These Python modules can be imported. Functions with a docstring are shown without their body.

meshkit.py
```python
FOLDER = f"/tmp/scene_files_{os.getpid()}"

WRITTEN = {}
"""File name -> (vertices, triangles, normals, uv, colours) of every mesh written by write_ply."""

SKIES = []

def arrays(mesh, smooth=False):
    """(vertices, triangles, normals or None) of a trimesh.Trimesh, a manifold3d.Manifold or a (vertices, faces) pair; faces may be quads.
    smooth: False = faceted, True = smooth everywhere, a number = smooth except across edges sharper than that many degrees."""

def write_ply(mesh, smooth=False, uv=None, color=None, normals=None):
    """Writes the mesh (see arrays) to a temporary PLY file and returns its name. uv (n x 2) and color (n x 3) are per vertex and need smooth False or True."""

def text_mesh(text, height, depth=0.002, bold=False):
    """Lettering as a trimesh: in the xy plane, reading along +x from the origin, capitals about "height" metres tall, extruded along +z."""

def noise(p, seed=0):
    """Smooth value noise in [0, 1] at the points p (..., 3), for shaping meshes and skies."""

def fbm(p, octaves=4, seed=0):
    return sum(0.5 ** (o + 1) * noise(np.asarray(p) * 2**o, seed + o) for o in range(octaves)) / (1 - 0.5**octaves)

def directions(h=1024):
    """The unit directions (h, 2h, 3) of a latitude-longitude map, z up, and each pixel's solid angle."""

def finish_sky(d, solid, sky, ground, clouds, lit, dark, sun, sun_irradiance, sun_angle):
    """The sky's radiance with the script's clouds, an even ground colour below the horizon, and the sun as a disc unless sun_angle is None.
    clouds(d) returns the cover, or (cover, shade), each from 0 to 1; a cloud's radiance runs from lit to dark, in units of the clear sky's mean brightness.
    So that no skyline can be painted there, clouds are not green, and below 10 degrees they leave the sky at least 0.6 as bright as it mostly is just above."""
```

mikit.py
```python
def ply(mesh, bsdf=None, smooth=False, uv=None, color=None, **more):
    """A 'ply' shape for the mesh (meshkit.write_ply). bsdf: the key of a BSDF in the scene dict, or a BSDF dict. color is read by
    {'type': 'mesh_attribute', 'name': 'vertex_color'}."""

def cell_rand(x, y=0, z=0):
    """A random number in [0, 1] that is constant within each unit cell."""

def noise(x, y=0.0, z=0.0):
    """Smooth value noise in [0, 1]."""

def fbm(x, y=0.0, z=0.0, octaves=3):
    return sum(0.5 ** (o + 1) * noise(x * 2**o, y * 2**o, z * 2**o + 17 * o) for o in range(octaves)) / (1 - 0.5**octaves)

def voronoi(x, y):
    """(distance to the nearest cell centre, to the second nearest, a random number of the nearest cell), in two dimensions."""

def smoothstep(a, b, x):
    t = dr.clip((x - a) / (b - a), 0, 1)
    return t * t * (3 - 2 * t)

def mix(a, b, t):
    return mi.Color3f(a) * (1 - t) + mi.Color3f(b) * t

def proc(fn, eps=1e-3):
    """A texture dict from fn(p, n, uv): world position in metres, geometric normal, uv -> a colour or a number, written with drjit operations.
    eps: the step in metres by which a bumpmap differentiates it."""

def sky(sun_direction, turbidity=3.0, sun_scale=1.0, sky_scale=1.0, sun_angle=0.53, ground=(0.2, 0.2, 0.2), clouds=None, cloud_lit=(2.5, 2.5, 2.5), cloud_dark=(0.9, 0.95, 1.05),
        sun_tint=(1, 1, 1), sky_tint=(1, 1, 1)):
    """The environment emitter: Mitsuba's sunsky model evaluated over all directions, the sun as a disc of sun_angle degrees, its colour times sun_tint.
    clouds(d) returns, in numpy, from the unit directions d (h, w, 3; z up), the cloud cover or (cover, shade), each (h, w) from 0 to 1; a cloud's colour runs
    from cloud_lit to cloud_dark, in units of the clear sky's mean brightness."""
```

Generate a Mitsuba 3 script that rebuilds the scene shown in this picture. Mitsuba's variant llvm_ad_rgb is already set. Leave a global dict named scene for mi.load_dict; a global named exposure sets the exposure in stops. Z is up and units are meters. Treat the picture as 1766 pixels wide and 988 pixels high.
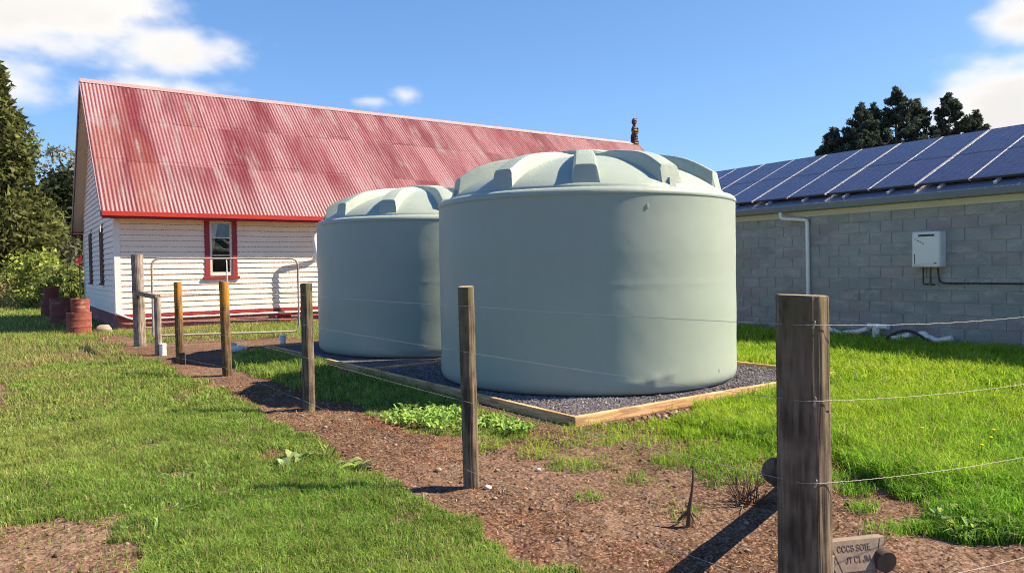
import math, numpy as np, trimesh, shapely, manifold3d as m3, mitsuba as mi, mikit, meshkit
import drjit as dr
from shapely.geometry import Polygon
T = mi.ScalarTransform4f
scene, labels = {}, {}
exposure = 2.0

# ------------------------------------------------------------------ camera, sun and sky
EYE = np.array([0, 0, 1.38])
PITCH, ROLL = -math.atan(32 / 1270.0), math.radians(0.9)
fwd = np.array([0, math.cos(PITCH), math.sin(PITCH)])
up0 = np.cross([1.0, 0, 0], fwd)
up = math.sin(ROLL) * np.array([1.0, 0, 0]) + math.cos(ROLL) * up0
scene['camera'] = {'type': 'perspective', 'fov': math.degrees(2 * math.atan(883 / 1270.0)), 'fov_axis': 'x', 'near_clip': 0.05, 'far_clip': 3000.0,
                   'to_world': T().look_at(origin=EYE.tolist(), target=(EYE + fwd).tolist(), up=up.tolist())}
SUN_EL = math.radians(42.5)
SUN = (0.996 * math.cos(SUN_EL), 0.06 * math.cos(SUN_EL), math.sin(SUN_EL))


def sstep(a, b, x):
    t = np.clip((x - a) / (b - a), 0, 1)
    return t * t * (3 - 2 * t)


def clouds(d):
    az = np.degrees(np.arctan2(d[..., 0], d[..., 1]))
    el = np.degrees(np.arcsin(np.clip(d[..., 2], -1, 1)))
    q = d / np.maximum(d[..., 2:3] + 0.12, 0.05)
    big = meshkit.fbm(np.stack([q[..., 0] * 1.1 + 3.1, q[..., 1] * 1.1 + 7.7, q[..., 0] * 0 + 2.5], -1), 5, 3)
    fine = meshkit.fbm(np.stack([az / 5.2, el / 2.6, az * 0 + 0.7], -1), 6, 11)
    micro = meshkit.fbm(np.stack([az / 1.3, el / 0.7, az * 0 + 4.7], -1), 4, 23)
    blob = np.zeros_like(az)
    for a, e, sa, se, w in ((-33, 17.6, 8.6, 4.2, 1.25), (-25, 15.3, 6.5, 2.0, 0.80), (-25.5, 12.6, 7.5, 1.2, 0.66), (-35, 12.4, 7.0, 1.9, 0.80), (36.0, 9.2, 6.0, 3.3, 1.6), (35.6, 15.0, 3.4, 1.8, 1.15),
                            (-7.9, 13.0, 1.5, 0.9, 0.62), (-10.0, 12.6, 2.2, 0.5, 0.42), (31.2, 12.6, 1.8, 0.8, 0.30), (-48, 20, 9, 5, 0.9), (55, 14, 8, 4, 0.8)):
        blob = np.maximum(blob, w * np.exp(-((az - a) / sa) ** 2 - ((el - e) / se) ** 2))
    away = sstep(45, 75, np.abs(az)) + sstep(24, 40, el)
    thick = blob * 1.05 + (fine - 0.5) * 1.05 + (micro - 0.5) * 0.55 + np.clip(away, 0, 1) * (big - 0.84) * 2.2
    cover = sstep(0.22, 0.98, thick)
    shade = sstep(0.55, 1.25, thick) * 0.42 * sstep(0.0, 1.0, (1.0 - sstep(10, 22, el)) + 0.25) + 0.10 * fine
    return cover, shade


scene['sky'] = mikit.sky(SUN, turbidity=2.4, sun_scale=1.95, clouds=clouds, cloud_lit=(2.8, 2.7, 2.55), cloud_dark=(1.5, 1.5, 1.55), sky_tint=(0.99, 1.16, 1.36), sun_tint=(1.0, 0.985, 0.97))

# ------------------------------------------------------------------ materials
N, FB, SS, MIX = mikit.noise, mikit.fbm, mikit.smoothstep, mikit.mix


def mat(name, color, rough=0.6, spec=0.4, bump=None, bscale=1.0, two=True, **kw):
    b = {'type': 'principled', 'base_color': {'type': 'rgb', 'value': list(color)} if isinstance(color, (tuple, list)) else color, 'roughness': rough, 'specular': spec, **kw}
    if bump is not None:
        b = {'type': 'bumpmap', 'arbitrary': bump, 'scale': bscale, 'bsdf': b}
    scene[name] = {'type': 'twosided', 'bsdf': b} if two else b


def soil_col(p, n, uv):
    a = FB(p.x * 0.9, p.y * 0.9, 0.3, 4)
    c = MIX((0.105, 0.063, 0.045), (0.195, 0.134, 0.101), SS(0.3, 0.7, a))
    red = SS(0.52, 0.70, FB(p.x * 1.7 + 9, p.y * 1.7, 1.3, 3))
    c = MIX(c, (0.20, 0.075, 0.045), red * 0.6)
    c = MIX(c, (0.105, 0.070, 0.045), SS(0.50, 0.68, FB(p.x * 11, p.y * 11, 6, 3)) * 0.55)
    g = FB(p.x * 38, p.y * 38, 0, 3)
    c = MIX(c, (0.055, 0.030, 0.020), SS(0.50, 0.74, g) * 0.75)
    return MIX(c, (0.30, 0.225, 0.175), SS(0.58, 0.80, N(p.x * 95, p.y * 95, 3)) * 0.6)


def under_col(p, n, uv):
    a = FB(p.x * 6, p.y * 6, 0.3, 4)
    c = MIX((0.075, 0.095, 0.030), (0.13, 0.165, 0.048), SS(0.3, 0.7, a))
    c = MIX(c, (0.16, 0.115, 0.07), SS(0.58, 0.75, FB(p.x * 17, p.y * 17, 2.3, 3)) * 0.7)
    return MIX(c, (0.16, 0.20, 0.055), SS(0.45, 0.6, FB(p.x * 0.35, p.y * 0.35, 5.3, 3)) * 0.5)


scene['mat_ground'] = {'type': 'twosided', 'bsdf': {'type': 'blendbsdf', 'weight': {'type': 'mesh_attribute', 'name': 'vertex_color'},
    'a': {'type': 'bumpmap', 'arbitrary': mikit.proc(lambda p, n, uv: FB(p.x * 55, p.y * 55, 0, 3) + 0.5 * FB(p.x * 16, p.y * 16, 4, 2), 0.004), 'scale': 0.016,
          'bsdf': {'type': 'diffuse', 'reflectance': mikit.proc(soil_col)}},
    'b': {'type': 'diffuse', 'reflectance': mikit.proc(under_col)}}}

VC = {'type': 'mesh_attribute', 'name': 'vertex_color'}
scene['mat_blade'] = {'type': 'principledthin', 'base_color': VC, 'roughness': 0.7, 'diff_trans': 0.95, 'spec_trans': 0.0}
scene['mat_leaf'] = {'type': 'principledthin', 'base_color': VC, 'roughness': 0.5, 'diff_trans': 0.55, 'spec_trans': 0.0}
scene['mat_straw'] = {'type': 'twosided', 'bsdf': {'type': 'diffuse', 'reflectance': VC}}


def tank_col(p, n, uv):
    c = MIX((0.270, 0.338, 0.308), (0.292, 0.360, 0.326), FB(p.x * 1.4, p.y * 1.4, p.z * 2.2, 4))
    dust = SS(0.55, 0.10, p.z) * SS(0.35, 0.75, FB(p.x * 4, p.y * 4, p.z * 3 + 2, 3))
    c = MIX(c, (0.36, 0.33, 0.28), dust * 0.34)
    streak = SS(0.60, 0.78, FB(p.x * 9, p.y * 9, p.z * 0.7, 3))
    return MIX(c, (0.33, 0.375, 0.335), streak * 0.22)


mat('mat_tank', mikit.proc(tank_col), 0.46, 0.42, mikit.proc(lambda p, n, uv: FB(p.x * 5, p.y * 5, p.z * 4, 3) + 0.10 * N(p.x * 130, p.y * 130, p.z * 130), 0.004), 0.005)
mat('mat_tankdark', (0.05, 0.06, 0.06), 0.6)


class Ax:
    """A frame on the ground: x along, y to the left of it."""

    def __init__(s, o, ang):
        s.a = np.array([math.sin(ang), math.cos(ang)])
        s.b = np.array([-s.a[1], s.a[0]])
        s.o = np.array(o, float)
        s.M = np.eye(4)
        s.M[:2, 0], s.M[:2, 1], s.M[:2, 3] = s.a, s.b, s.o

    def put(s, mesh):
        mesh = mesh.copy()
        mesh.apply_transform(s.M)
        return mesh

    def at(s, x, y, z=0.0):
        q = s.o + s.a * x + s.b * y
        return np.array([q[0], q[1], z])

    def loc(s, p):
        return ((p.x - s.o[0]) * s.a[0] + (p.y - s.o[1]) * s.a[1], (p.x - s.o[0]) * s.b[0] + (p.y - s.o[1]) * s.b[1])


HOUSE = Ax((-9.468, 17.621), math.radians(55.4))
SHED = Ax((4.75, 15.61), math.atan2(-0.5344, 0.8452))       # x along the wall (away, left), y = b points towards the camera side; into the shed is -y
PAD = Ax((0.51, 6.13), math.atan2(0.809, 0.588))            # x along the front edge, y along the left edge


def roof_col(p, n, uv):
    lx, ly = HOUSE.loc(p)
    col, row = dr.floor((lx + 0.306) / 0.736), dr.floor((ly + 0.49) / 1.51)
    tone = mikit.cell_rand(col, row, 3)
    phase = (lx + 0.306) / 0.092
    crest = 0.5 - 0.5 * dr.cos(phase * 2 * math.pi)
    c = MIX((0.112, 0.014, 0.022), (0.160, 0.028, 0.038), tone)
    run = FB(lx * 2.2, ly * 0.55, 1.7, 4)                    # worn in runs down the slope
    wear = SS(0.26, 0.74, run + 0.22 * (tone - 0.5) + 0.22 * (FB(lx * 12, ly * 2, 5, 3) - 0.4))
    c = MIX(c, (0.325, 0.205, 0.225), wear * (0.15 + 0.85 * SS(0.20, 0.85, crest)) * 0.85)
    eave = SS(1.0, -0.4, ly + 1.2 * FB(lx * 1.1, 0, 4, 2) - 0.6)
    c = MIX(c, (0.38, 0.31, 0.32), dr.maximum(eave, SS(0.9, 0.1, lx + 0.3)) * SS(0.25, 0.8, crest) * 0.65)
    rust = SS(0.57, 0.72, FB(lx * 1.3 + 5, ly * 0.4, 8, 3)) * SS(4.0, 1.0, lx)
    c = MIX(c, (0.17, 0.042, 0.028), rust * 0.5)
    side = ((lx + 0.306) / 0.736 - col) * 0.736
    c = MIX(c, (0.10, 0.022, 0.026), SS(0.040, 0.016, side) * (0.45 + 0.5 * mikit.cell_rand(col, row, 9)))  # lap shadow painted as a dark line along the sheet side
    return MIX(c, (0.25, 0.24, 0.25), SS(0.60, 0.80, FB(lx * 5.1, ly * 1.2, 12, 4)) * 0.40)


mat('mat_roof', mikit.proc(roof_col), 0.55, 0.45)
mat('mat_ridge', mikit.proc(lambda p, n, uv: MIX((0.30, 0.17, 0.175), (0.42, 0.29, 0.29), FB(p.x * 2, p.y * 2, p.z * 2, 4))), 0.5)


def board_col(p, n, uv):
    c = MIX((0.80, 0.675, 0.550), (0.83, 0.715, 0.600), FB(p.x * 1.2, p.y * 1.2, p.z * 3, 4))
    lx, ly = HOUSE.loc(p)
    drip = SS(0.62, 0.8, FB(lx * 7, ly * 7, p.z * 0.8, 3))
    return MIX(c, (0.55, 0.50, 0.44), drip * 0.16)


mat('mat_board', mikit.proc(board_col), 0.55, 0.4)
mat('mat_soffit', mikit.proc(lambda p, n, uv: MIX((0.70, 0.53, 0.37), (0.76, 0.60, 0.43), FB(p.x * 2, p.y * 2, p.z * 2, 3))), 0.6)
mat('mat_redtrim', mikit.proc(lambda p, n, uv: MIX((0.22, 0.020, 0.028), (0.29, 0.035, 0.040), FB(p.x * 3, p.y * 3, p.z * 6, 4))), 0.5)
mat('mat_redgutter', mikit.proc(lambda p, n, uv: MIX((0.36, 0.024, 0.018), (0.42, 0.040, 0.030), FB(p.x * 2, p.y * 2, p.z * 6, 4))), 0.4)


def found_col(p, n, uv):
    c = MIX((0.25, 0.085, 0.080), (0.36, 0.155, 0.145), FB(p.x * 2, p.y * 2, p.z * 5, 4))
    return MIX(c, (0.42, 0.34, 0.30), SS(0.55, 0.75, FB(p.x * 6, p.y * 6, p.z * 9, 3)) * SS(0.22, 0.0, p.z) * 0.7)


mat('mat_found', mikit.proc(found_col), 0.8, 0.2, mikit.proc(lambda p, n, uv: FB(p.x * 14, p.y * 14, p.z * 14, 3), 0.005), 0.02)
mat('mat_browntrim', (0.17, 0.085, 0.07), 0.6)
mat('mat_white', mikit.proc(lambda p, n, uv: MIX((0.68, 0.66, 0.62), (0.76, 0.745, 0.71), FB(p.x * 4, p.y * 4, p.z * 4, 3))), 0.45)
mat('mat_cream', (0.66, 0.62, 0.54), 0.5)
mat('mat_inner', (0.03, 0.028, 0.027), 0.9)
mat('mat_curtain', (0.42, 0.36, 0.28), 0.9)
scene['mat_pane'] = {'type': 'thindielectric', 'int_ior': 1.5}


def wood_col(dark, light, green=None, orange=None, topz=1.25):
    def f(p, n, uv):
        g = 0.55 * FB(p.x * 60, p.y * 60, p.z * 5.0, 4) + 0.45 * FB(p.x * 14, p.y * 14, p.z * 9, 4)
        c = MIX(dark, light, SS(0.30, 0.70, g))
        c = MIX(c, tuple(0.35 * v for v in dark), SS(0.62, 0.74, FB(p.x * 42 + 7, p.y * 42, p.z * 1.1, 3)) * 0.6)
        if green:
            c = MIX(c, green, SS(0.30, 0.62, FB(p.x * 16, p.y * 16, p.z * 9, 3)) * SS(topz - 0.55, topz, p.z) * 0.75)
        if orange:
            c = MIX(c, orange, SS(0.42, 0.62, FB(p.x * 11 + 3, p.y * 11, p.z * 2.5, 3)) * SS(0.15, topz * 0.9, p.z) * 0.9)
        return c
    return mikit.proc(f)


WB = mikit.proc(lambda p, n, uv: FB(p.x * 70, p.y * 70, p.z * 2.0, 4), 0.003)
mat('mat_post', wood_col((0.052, 0.042, 0.031), (0.185, 0.150, 0.112), (0.125, 0.120, 0.065)), 0.85, 0.2, WB, 0.012)
mat('mat_postorange', wood_col((0.075, 0.050, 0.028), (0.175, 0.125, 0.075), (0.13, 0.115, 0.045), (0.42, 0.185, 0.030)), 0.85, 0.2, WB, 0.012)
mat('mat_postgrey', wood_col((0.15, 0.125, 0.105), (0.33, 0.29, 0.25)), 0.9, 0.15, WB, 0.02)
mat('mat_cut', mikit.proc(lambda p, n, uv: MIX((0.20, 0.15, 0.10), (0.38, 0.30, 0.22), FB(p.x * 60, p.y * 60, p.z * 3, 3))), 0.9, 0.1)


def pine_col(p, n, uv):
    lx, ly = PAD.loc(p)
    g = FB(lx * 7 + p.z * 60, ly * 7 + p.z * 60, p.z * 90, 4)
    c = MIX((0.40, 0.235, 0.115), (0.58, 0.400, 0.215), SS(0.3, 0.7, g))
    return MIX(c, (0.22, 0.13, 0.075), SS(0.60, 0.72, FB(lx * 3.3, ly * 3.3, p.z * 11, 3)) * 0.55)


mat('mat_pine', mikit.proc(pine_col), 0.75, 0.2)


def gravel_col(p, n, uv):
    d1, d2, r = mikit.voronoi(p.x * 62, p.y * 62)
    c = MIX((0.10, 0.096, 0.110), (0.29, 0.28, 0.30), r * r)
    return c * (0.55 + 0.45 * SS(0.0, 0.35, d2 - d1))


mat('mat_gravel', mikit.proc(gravel_col), 0.85, 0.2, mikit.proc(lambda p, n, uv: SS(0.0, 0.5, mikit.voronoi(p.x * 62, p.y * 62)[1] - mikit.voronoi(p.x * 62, p.y * 62)[0]), 0.003), 0.010)
mat('mat_chip', VC, 0.8, 0.2)
mat('mat_galv', (0.36, 0.36, 0.355), 0.6, 0.3, metallic=0.2)
mat('mat_galvgate', mikit.proc(lambda p, n, uv: MIX((0.24, 0.22, 0.20), (0.42, 0.40, 0.38), FB(p.x * 9, p.y * 9, p.z * 9, 3))), 0.5, 0.5, metallic=0.35)
mat('mat_alu', (0.50, 0.51, 0.54), 0.4, 0.5, metallic=0.4)


def block_mat(name, a, b):
    def f(p, n, uv):
        c = MIX(a, b, SS(0.3, 0.7, FB(p.x * 2.6, p.y * 2.6, p.z * 4, 4)))
        c = MIX(c, (0.43, 0.425, 0.415), SS(0.56, 0.70, FB(p.x * 5 + 3, p.y * 5, p.z * 9, 3)) * 0.55)
        c = MIX(c, (0.15, 0.15, 0.15), SS(0.68, 0.78, FB(p.x * 3.1, p.y * 3.1, p.z * 3.7 + 9, 4)) * 0.35)
        return MIX(c, tuple(0.62 * v for v in a), SS(0.55, 0.8, N(p.x * 120, p.y * 120, p.z * 120)) * 0.6)
    mat(name, mikit.proc(f), 0.92, 0.15, mikit.proc(lambda p, n, uv: FB(p.x * 60, p.y * 60, p.z * 60, 3), 0.004), 0.008)


block_mat('mat_block_a', (0.285, 0.29, 0.29), (0.345, 0.345, 0.34))
block_mat('mat_block_b', (0.26, 0.285, 0.28), (0.32, 0.345, 0.335))
block_mat('mat_block_c', (0.285, 0.262, 0.265), (0.35, 0.32, 0.32))
mat('mat_mortar', mikit.proc(lambda p, n, uv: MIX((0.16, 0.16, 0.16), (0.50, 0.49, 0.475), FB(p.x * 3, p.y * 3, p.z * 5, 3))), 0.95, 0.1)
mat('mat_shedroof', (0.17, 0.19, 0.25), 0.4, 0.5, metallic=0.15)
mat('mat_guttergreen', mikit.proc(lambda p, n, uv: MIX((0.11, 0.125, 0.115), (0.14, 0.155, 0.143), FB(p.x * 2, p.y * 2, p.z * 3, 3))), 0.4, 0.5)
mat('mat_shedcream', mikit.proc(lambda p, n, uv: MIX((0.46, 0.455, 0.36), (0.54, 0.53, 0.43), FB(p.x * 1.5, p.y * 1.5, p.z * 6, 3))), 0.6)
mat('mat_pvc', (0.72, 0.72, 0.70), 0.35, 0.5)
mat('mat_black', (0.022, 0.022, 0.026), 0.45, 0.5)
mat('mat_heater', (0.66, 0.68, 0.67), 0.4, 0.5)
mat('mat_mark', (0.10, 0.10, 0.12), 0.6)


def pv_col(p, n, uv):
    u, v = uv.x * 6, uv.y * 10
    fu, fv = u - dr.floor(u), v - dr.floor(v)
    edge = dr.maximum(SS(0.46, 0.485, dr.abs(fu - 0.5)), SS(0.455, 0.485, dr.abs(fv - 0.5)))
    bus = SS(0.02, 0.008, dr.abs(dr.abs(fu - 0.5) - 0.17))
    c = MIX((0.013, 0.016, 0.055), (0.021, 0.025, 0.075), mikit.cell_rand(dr.floor(u), dr.floor(v), dr.floor(p.x * 1.3)))
    c = MIX(c, (0.055, 0.058, 0.10), bus * 0.6)
    return MIX(c, (0.07, 0.076, 0.13), edge * 0.9)


mat('mat_pv', mikit.proc(pv_col), 0.22, 0.30, clearcoat=0.15, clearcoat_gloss=0.9)
mat('mat_drum', mikit.proc(lambda p, n, uv: MIX(MIX((0.16, 0.042, 0.032), (0.24, 0.075, 0.055), FB(p.x * 4, p.y * 4, p.z * 5, 3)), (0.30, 0.20, 0.16), SS(0.55, 0.75, FB(p.x * 7, p.y * 7, p.z * 8, 4)) * 0.7)), 0.8)
mat('mat_stone', mikit.proc(lambda p, n, uv: MIX((0.20, 0.155, 0.12), (0.38, 0.31, 0.25), FB(p.x * 9, p.y * 9, p.z * 9, 4))), 0.9, 0.15)
mat('mat_whitestone', mikit.proc(lambda p, n, uv: MIX((0.50, 0.47, 0.43), (0.68, 0.65, 0.61), FB(p.x * 12, p.y * 12, p.z * 12, 3))), 0.9, 0.15)
mat('mat_carving', mikit.proc(lambda p, n, uv: MIX((0.055, 0.028, 0.024), (0.20, 0.13, 0.11), SS(0.45, 0.7, FB(p.x * 7, p.y * 7, p.z * 7, 3)))), 0.6)
mat('mat_trunk', mikit.proc(lambda p, n, uv: MIX((0.10, 0.08, 0.065), (0.24, 0.20, 0.165), FB(p.x * 9, p.y * 9, p.z * 1.5, 3))), 0.9)
mat('mat_twig', (0.11, 0.070, 0.050), 0.9)
mat('mat_hill', mikit.proc(lambda p, n, uv: MIX((0.05, 0.075, 0.03), (0.09, 0.115, 0.045), FB(p.x * 0.05, p.y * 0.05, 0, 4))), 0.95, 0.1)
mat('mat_oldblock', mikit.proc(lambda p, n, uv: MIX((0.17, 0.135, 0.113), (0.29, 0.245, 0.21), FB(p.x * 40 + p.y * 25, p.y * 25, p.z * 55, 3))), 0.9, 0.15)
mat('mat_carved', (0.105, 0.085, 0.072), 0.9, 0.1)
mat('mat_logend', mikit.proc(lambda p, n, uv: MIX((0.045, 0.036, 0.031), (0.10, 0.082, 0.07), FB(p.x * 60, p.y * 60, p.z * 8, 3))), 0.9, 0.15)


# ------------------------------------------------------------------ helpers
def numbered(name):
    if name not in used:
        used[name] = 0
        return name
    used[name] += 1
    return f'{name}_{used[name]:03d}'


used = {}


def thing(name, label=None, cat=None, group=None):
    key = numbered(name)
    if label:
        labels[key] = {'label': label, 'category': cat}
        if group:
            labels[key]['group'] = group
    return key


def part(parent, name, mesh, m, smooth=False, label=None, kind=None, **kw):
    key = numbered(f'{parent}__{name}')
    scene[key] = mikit.ply(mesh, m, smooth=smooth, **kw)
    if label or kind:
        labels[key] = {k: v for k, v in (('label', label), ('kind', kind)) if v}
    return key


def whole(name, mesh, m, label, cat, group=None, smooth=False, **kw):
    key = thing(name, label, cat, group)
    scene[key] = mikit.ply(mesh, m, smooth=smooth, **kw)
    return key


def stuff(name, mesh, m, label, cat, smooth=False, **kw):
    key = whole(name, mesh, m, label, cat, smooth=smooth, **kw)
    labels[key]['kind'] = 'stuff'
    return key


def struct(name, mesh, m, smooth=False, **kw):
    scene[name] = mikit.ply(mesh, m, smooth=smooth, **kw)
    labels[name] = {'kind': 'structure'}


def cat(*ms):
    ms = [m for m in (ms[0] if len(ms) == 1 and isinstance(ms[0], list) else ms)]
    return trimesh.util.concatenate(ms)


def box(x0, x1, y0, y1, z0, z1, c=0.0):
    if c <= 0:
        m = trimesh.creation.box((x1 - x0, y1 - y0, z1 - z0))
        m.apply_translation(((x0 + x1) / 2, (y0 + y1) / 2, (z0 + z1) / 2))
        return m
    pts = []
    for sx in (0, 1):
        for sy in (0, 1):
            for sz in (0, 1):
                p = np.array([(x0, x1)[sx], (y0, y1)[sy], (z0, z1)[sz]])
                d = np.array([1 - 2 * sx, 1 - 2 * sy, 1 - 2 * sz]) * c
                for k in range(3):
                    q = p + d
                    q[k] = p[k]
                    pts.append(q)
    return trimesh.convex.convex_hull(np.array(pts))


def hexa(c):
    """Eight corners: bottom four counter-clockwise, then the top four."""
    f = [[0, 3, 2], [0, 2, 1], [4, 5, 6], [4, 6, 7], [0, 1, 5], [0, 5, 4], [1, 2, 6], [1, 6, 5], [2, 3, 7], [2, 7, 6], [3, 0, 4], [3, 4, 7]]
    m = trimesh.Trimesh(np.array(c, float), f, process=False)
    if m.volume < 0:
        m.invert()
    return m


def tube(pts, r, n=8, caps=True):
    pts = np.asarray(pts, float)
    k = len(pts)
    r = np.broadcast_to(np.asarray(r, float), (k,))
    t = np.gradient(pts, axis=0)
    t /= np.linalg.norm(t, axis=1, keepdims=True)
    u = np.cross(t[0], [0, 0, 1] if abs(t[0][2]) < 0.9 else [1, 0, 0])
    v, ang = [], np.arange(n) * 2 * math.pi / n
    for i in range(k):
        u = u - t[i] * (u @ t[i])
        u /= np.linalg.norm(u)
        w = np.cross(t[i], u)
        v.append(pts[i] + r[i] * (np.cos(ang)[:, None] * u + np.sin(ang)[:, None] * w))
    v = np.vstack(v)
    f = []
    for i in range(k - 1):
        for j in range(n):
            a, b = i * n + j, i * n + (j + 1) % n
            f += [[a, b, b + n], [a, b + n, a + n]]
    if caps:
        v = np.vstack([v, pts[:1], pts[-1:]])
        for j in range(n):
            f += [[len(v) - 2, (j + 1) % n, j], [len(v) - 1, (k - 1) * n + j, (k - 1) * n + (j + 1) % n]]
    m = trimesh.Trimesh(v, np.array(f), process=False)
    if caps and m.volume < 0:
        m.invert()
    return m


def bend(pts, rad, n=5):
    """Rounds the corners of a polyline."""
    pts = [np.asarray(p, float) for p in pts]
    out = [pts[0]]
    for a, b, c in zip(pts, pts[1:], pts[2:]):
        d0, d1 = (a - b) / np.linalg.norm(a - b), (c - b) / np.linalg.norm(c - b)
        for t in np.linspace(0, 1, n):
            p, q = b + d0 * rad * (1 - t), b + d1 * rad * t
            out.append(p * (1 - t) + q * t)
    return np.array(out + [pts[-1]])


def rock(c, s, seed, flat=0.7):
    m = trimesh.creation.icosphere(subdivisions=2)
    d = 1 + 0.55 * (meshkit.fbm(m.vertices * 1.4 + seed * 7.3, 3, seed) - 0.5)
    m.vertices = m.vertices * d[:, None] * np.array([s, s * (0.7 + 0.3 * ((seed * 37) % 10) / 10), s * flat])
    m.apply_translation(c)
    return m


rng = np.random.default_rng(20)


# ------------------------------------------------------------------ the ground and what grows on it
DIRT = Polygon([(0.75, 2.0), (0.31, 3.29), (0.03, 3.59), (-0.32, 4.08), (-0.68, 4.52), (-0.98, 4.99), (-1.49, 5.76), (-1.93, 6.30), (-2.73, 7.56), (-3.60, 8.83), (-4.79, 10.35), (-6.14, 12.07), (-7.15, 13.45),
                (-7.35, 14.2), (-6.3, 14.9), (-5.0, 15.3), (-3.9, 14.9), (-3.3, 13.6), (-4.07, 12.43), (0.51, 6.13), (1.85, 7.1), (1.60, 6.55), (1.25, 6.25), (1.22, 5.95), (1.62, 5.62), (1.93, 5.30), (2.20, 5.02), (2.26, 4.61), (2.27, 4.26),
                (2.10, 3.75), (2.22, 3.50), (2.55, 3.42), (3.4, 3.1), (3.4, 2.0)])
PATCH = Polygon([(-4.6, 12.3), (-4.15, 12.5), (-2.76, 10.6), (-1.84, 9.3), (-1.0, 8.2), (-0.55, 7.5), (-0.14, 6.75), (0.10, 6.2), (0.10, 5.94), (-0.12, 5.78), (-0.5, 5.92), (-0.91, 6.16), (-1.34, 7.0), (-1.73, 7.64), (-2.15, 7.84), (-2.7, 8.87), (-3.43, 9.76), (-4.19, 10.77)])
BARE = [Polygon([(-2.9, 3.80), (-2.62, 4.12), (-2.16, 3.95), (-1.80, 3.56), (-1.9, 3.2), (-3.2, 3.0)]), Polygon([(-3.72, 5.40), (-3.58, 5.60), (-3.42, 5.40), (-3.55, 5.28)]), Polygon([(-7.2, 9.8), (-6.37, 9.35), (-5.61, 8.3), (-5.36, 7.6), (-7.0, 7.6)]),
        Polygon([(-9.2, 16.2), (-8.4, 15.2), (-7.2, 14.0), (-7.0, 14.4), (-8.6, 16.4)])]
PADP = Polygon([PAD.at(x, y)[:2] for x, y in ((-0.02, -0.02), (3.99, -0.02), (3.99, 8.14), (-0.02, 8.14))])
HOUSEP = Polygon([HOUSE.at(x, y)[:2] for x, y in ((0, 0), (21, 0), (21, 8.05), (0, 8.05))])
SHEDP = Polygon([SHED.at(x, y)[:2] for x, y in ((-9, 0.03), (7, 0.03), (7, -5.4), (-9, -5.4))])


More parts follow.
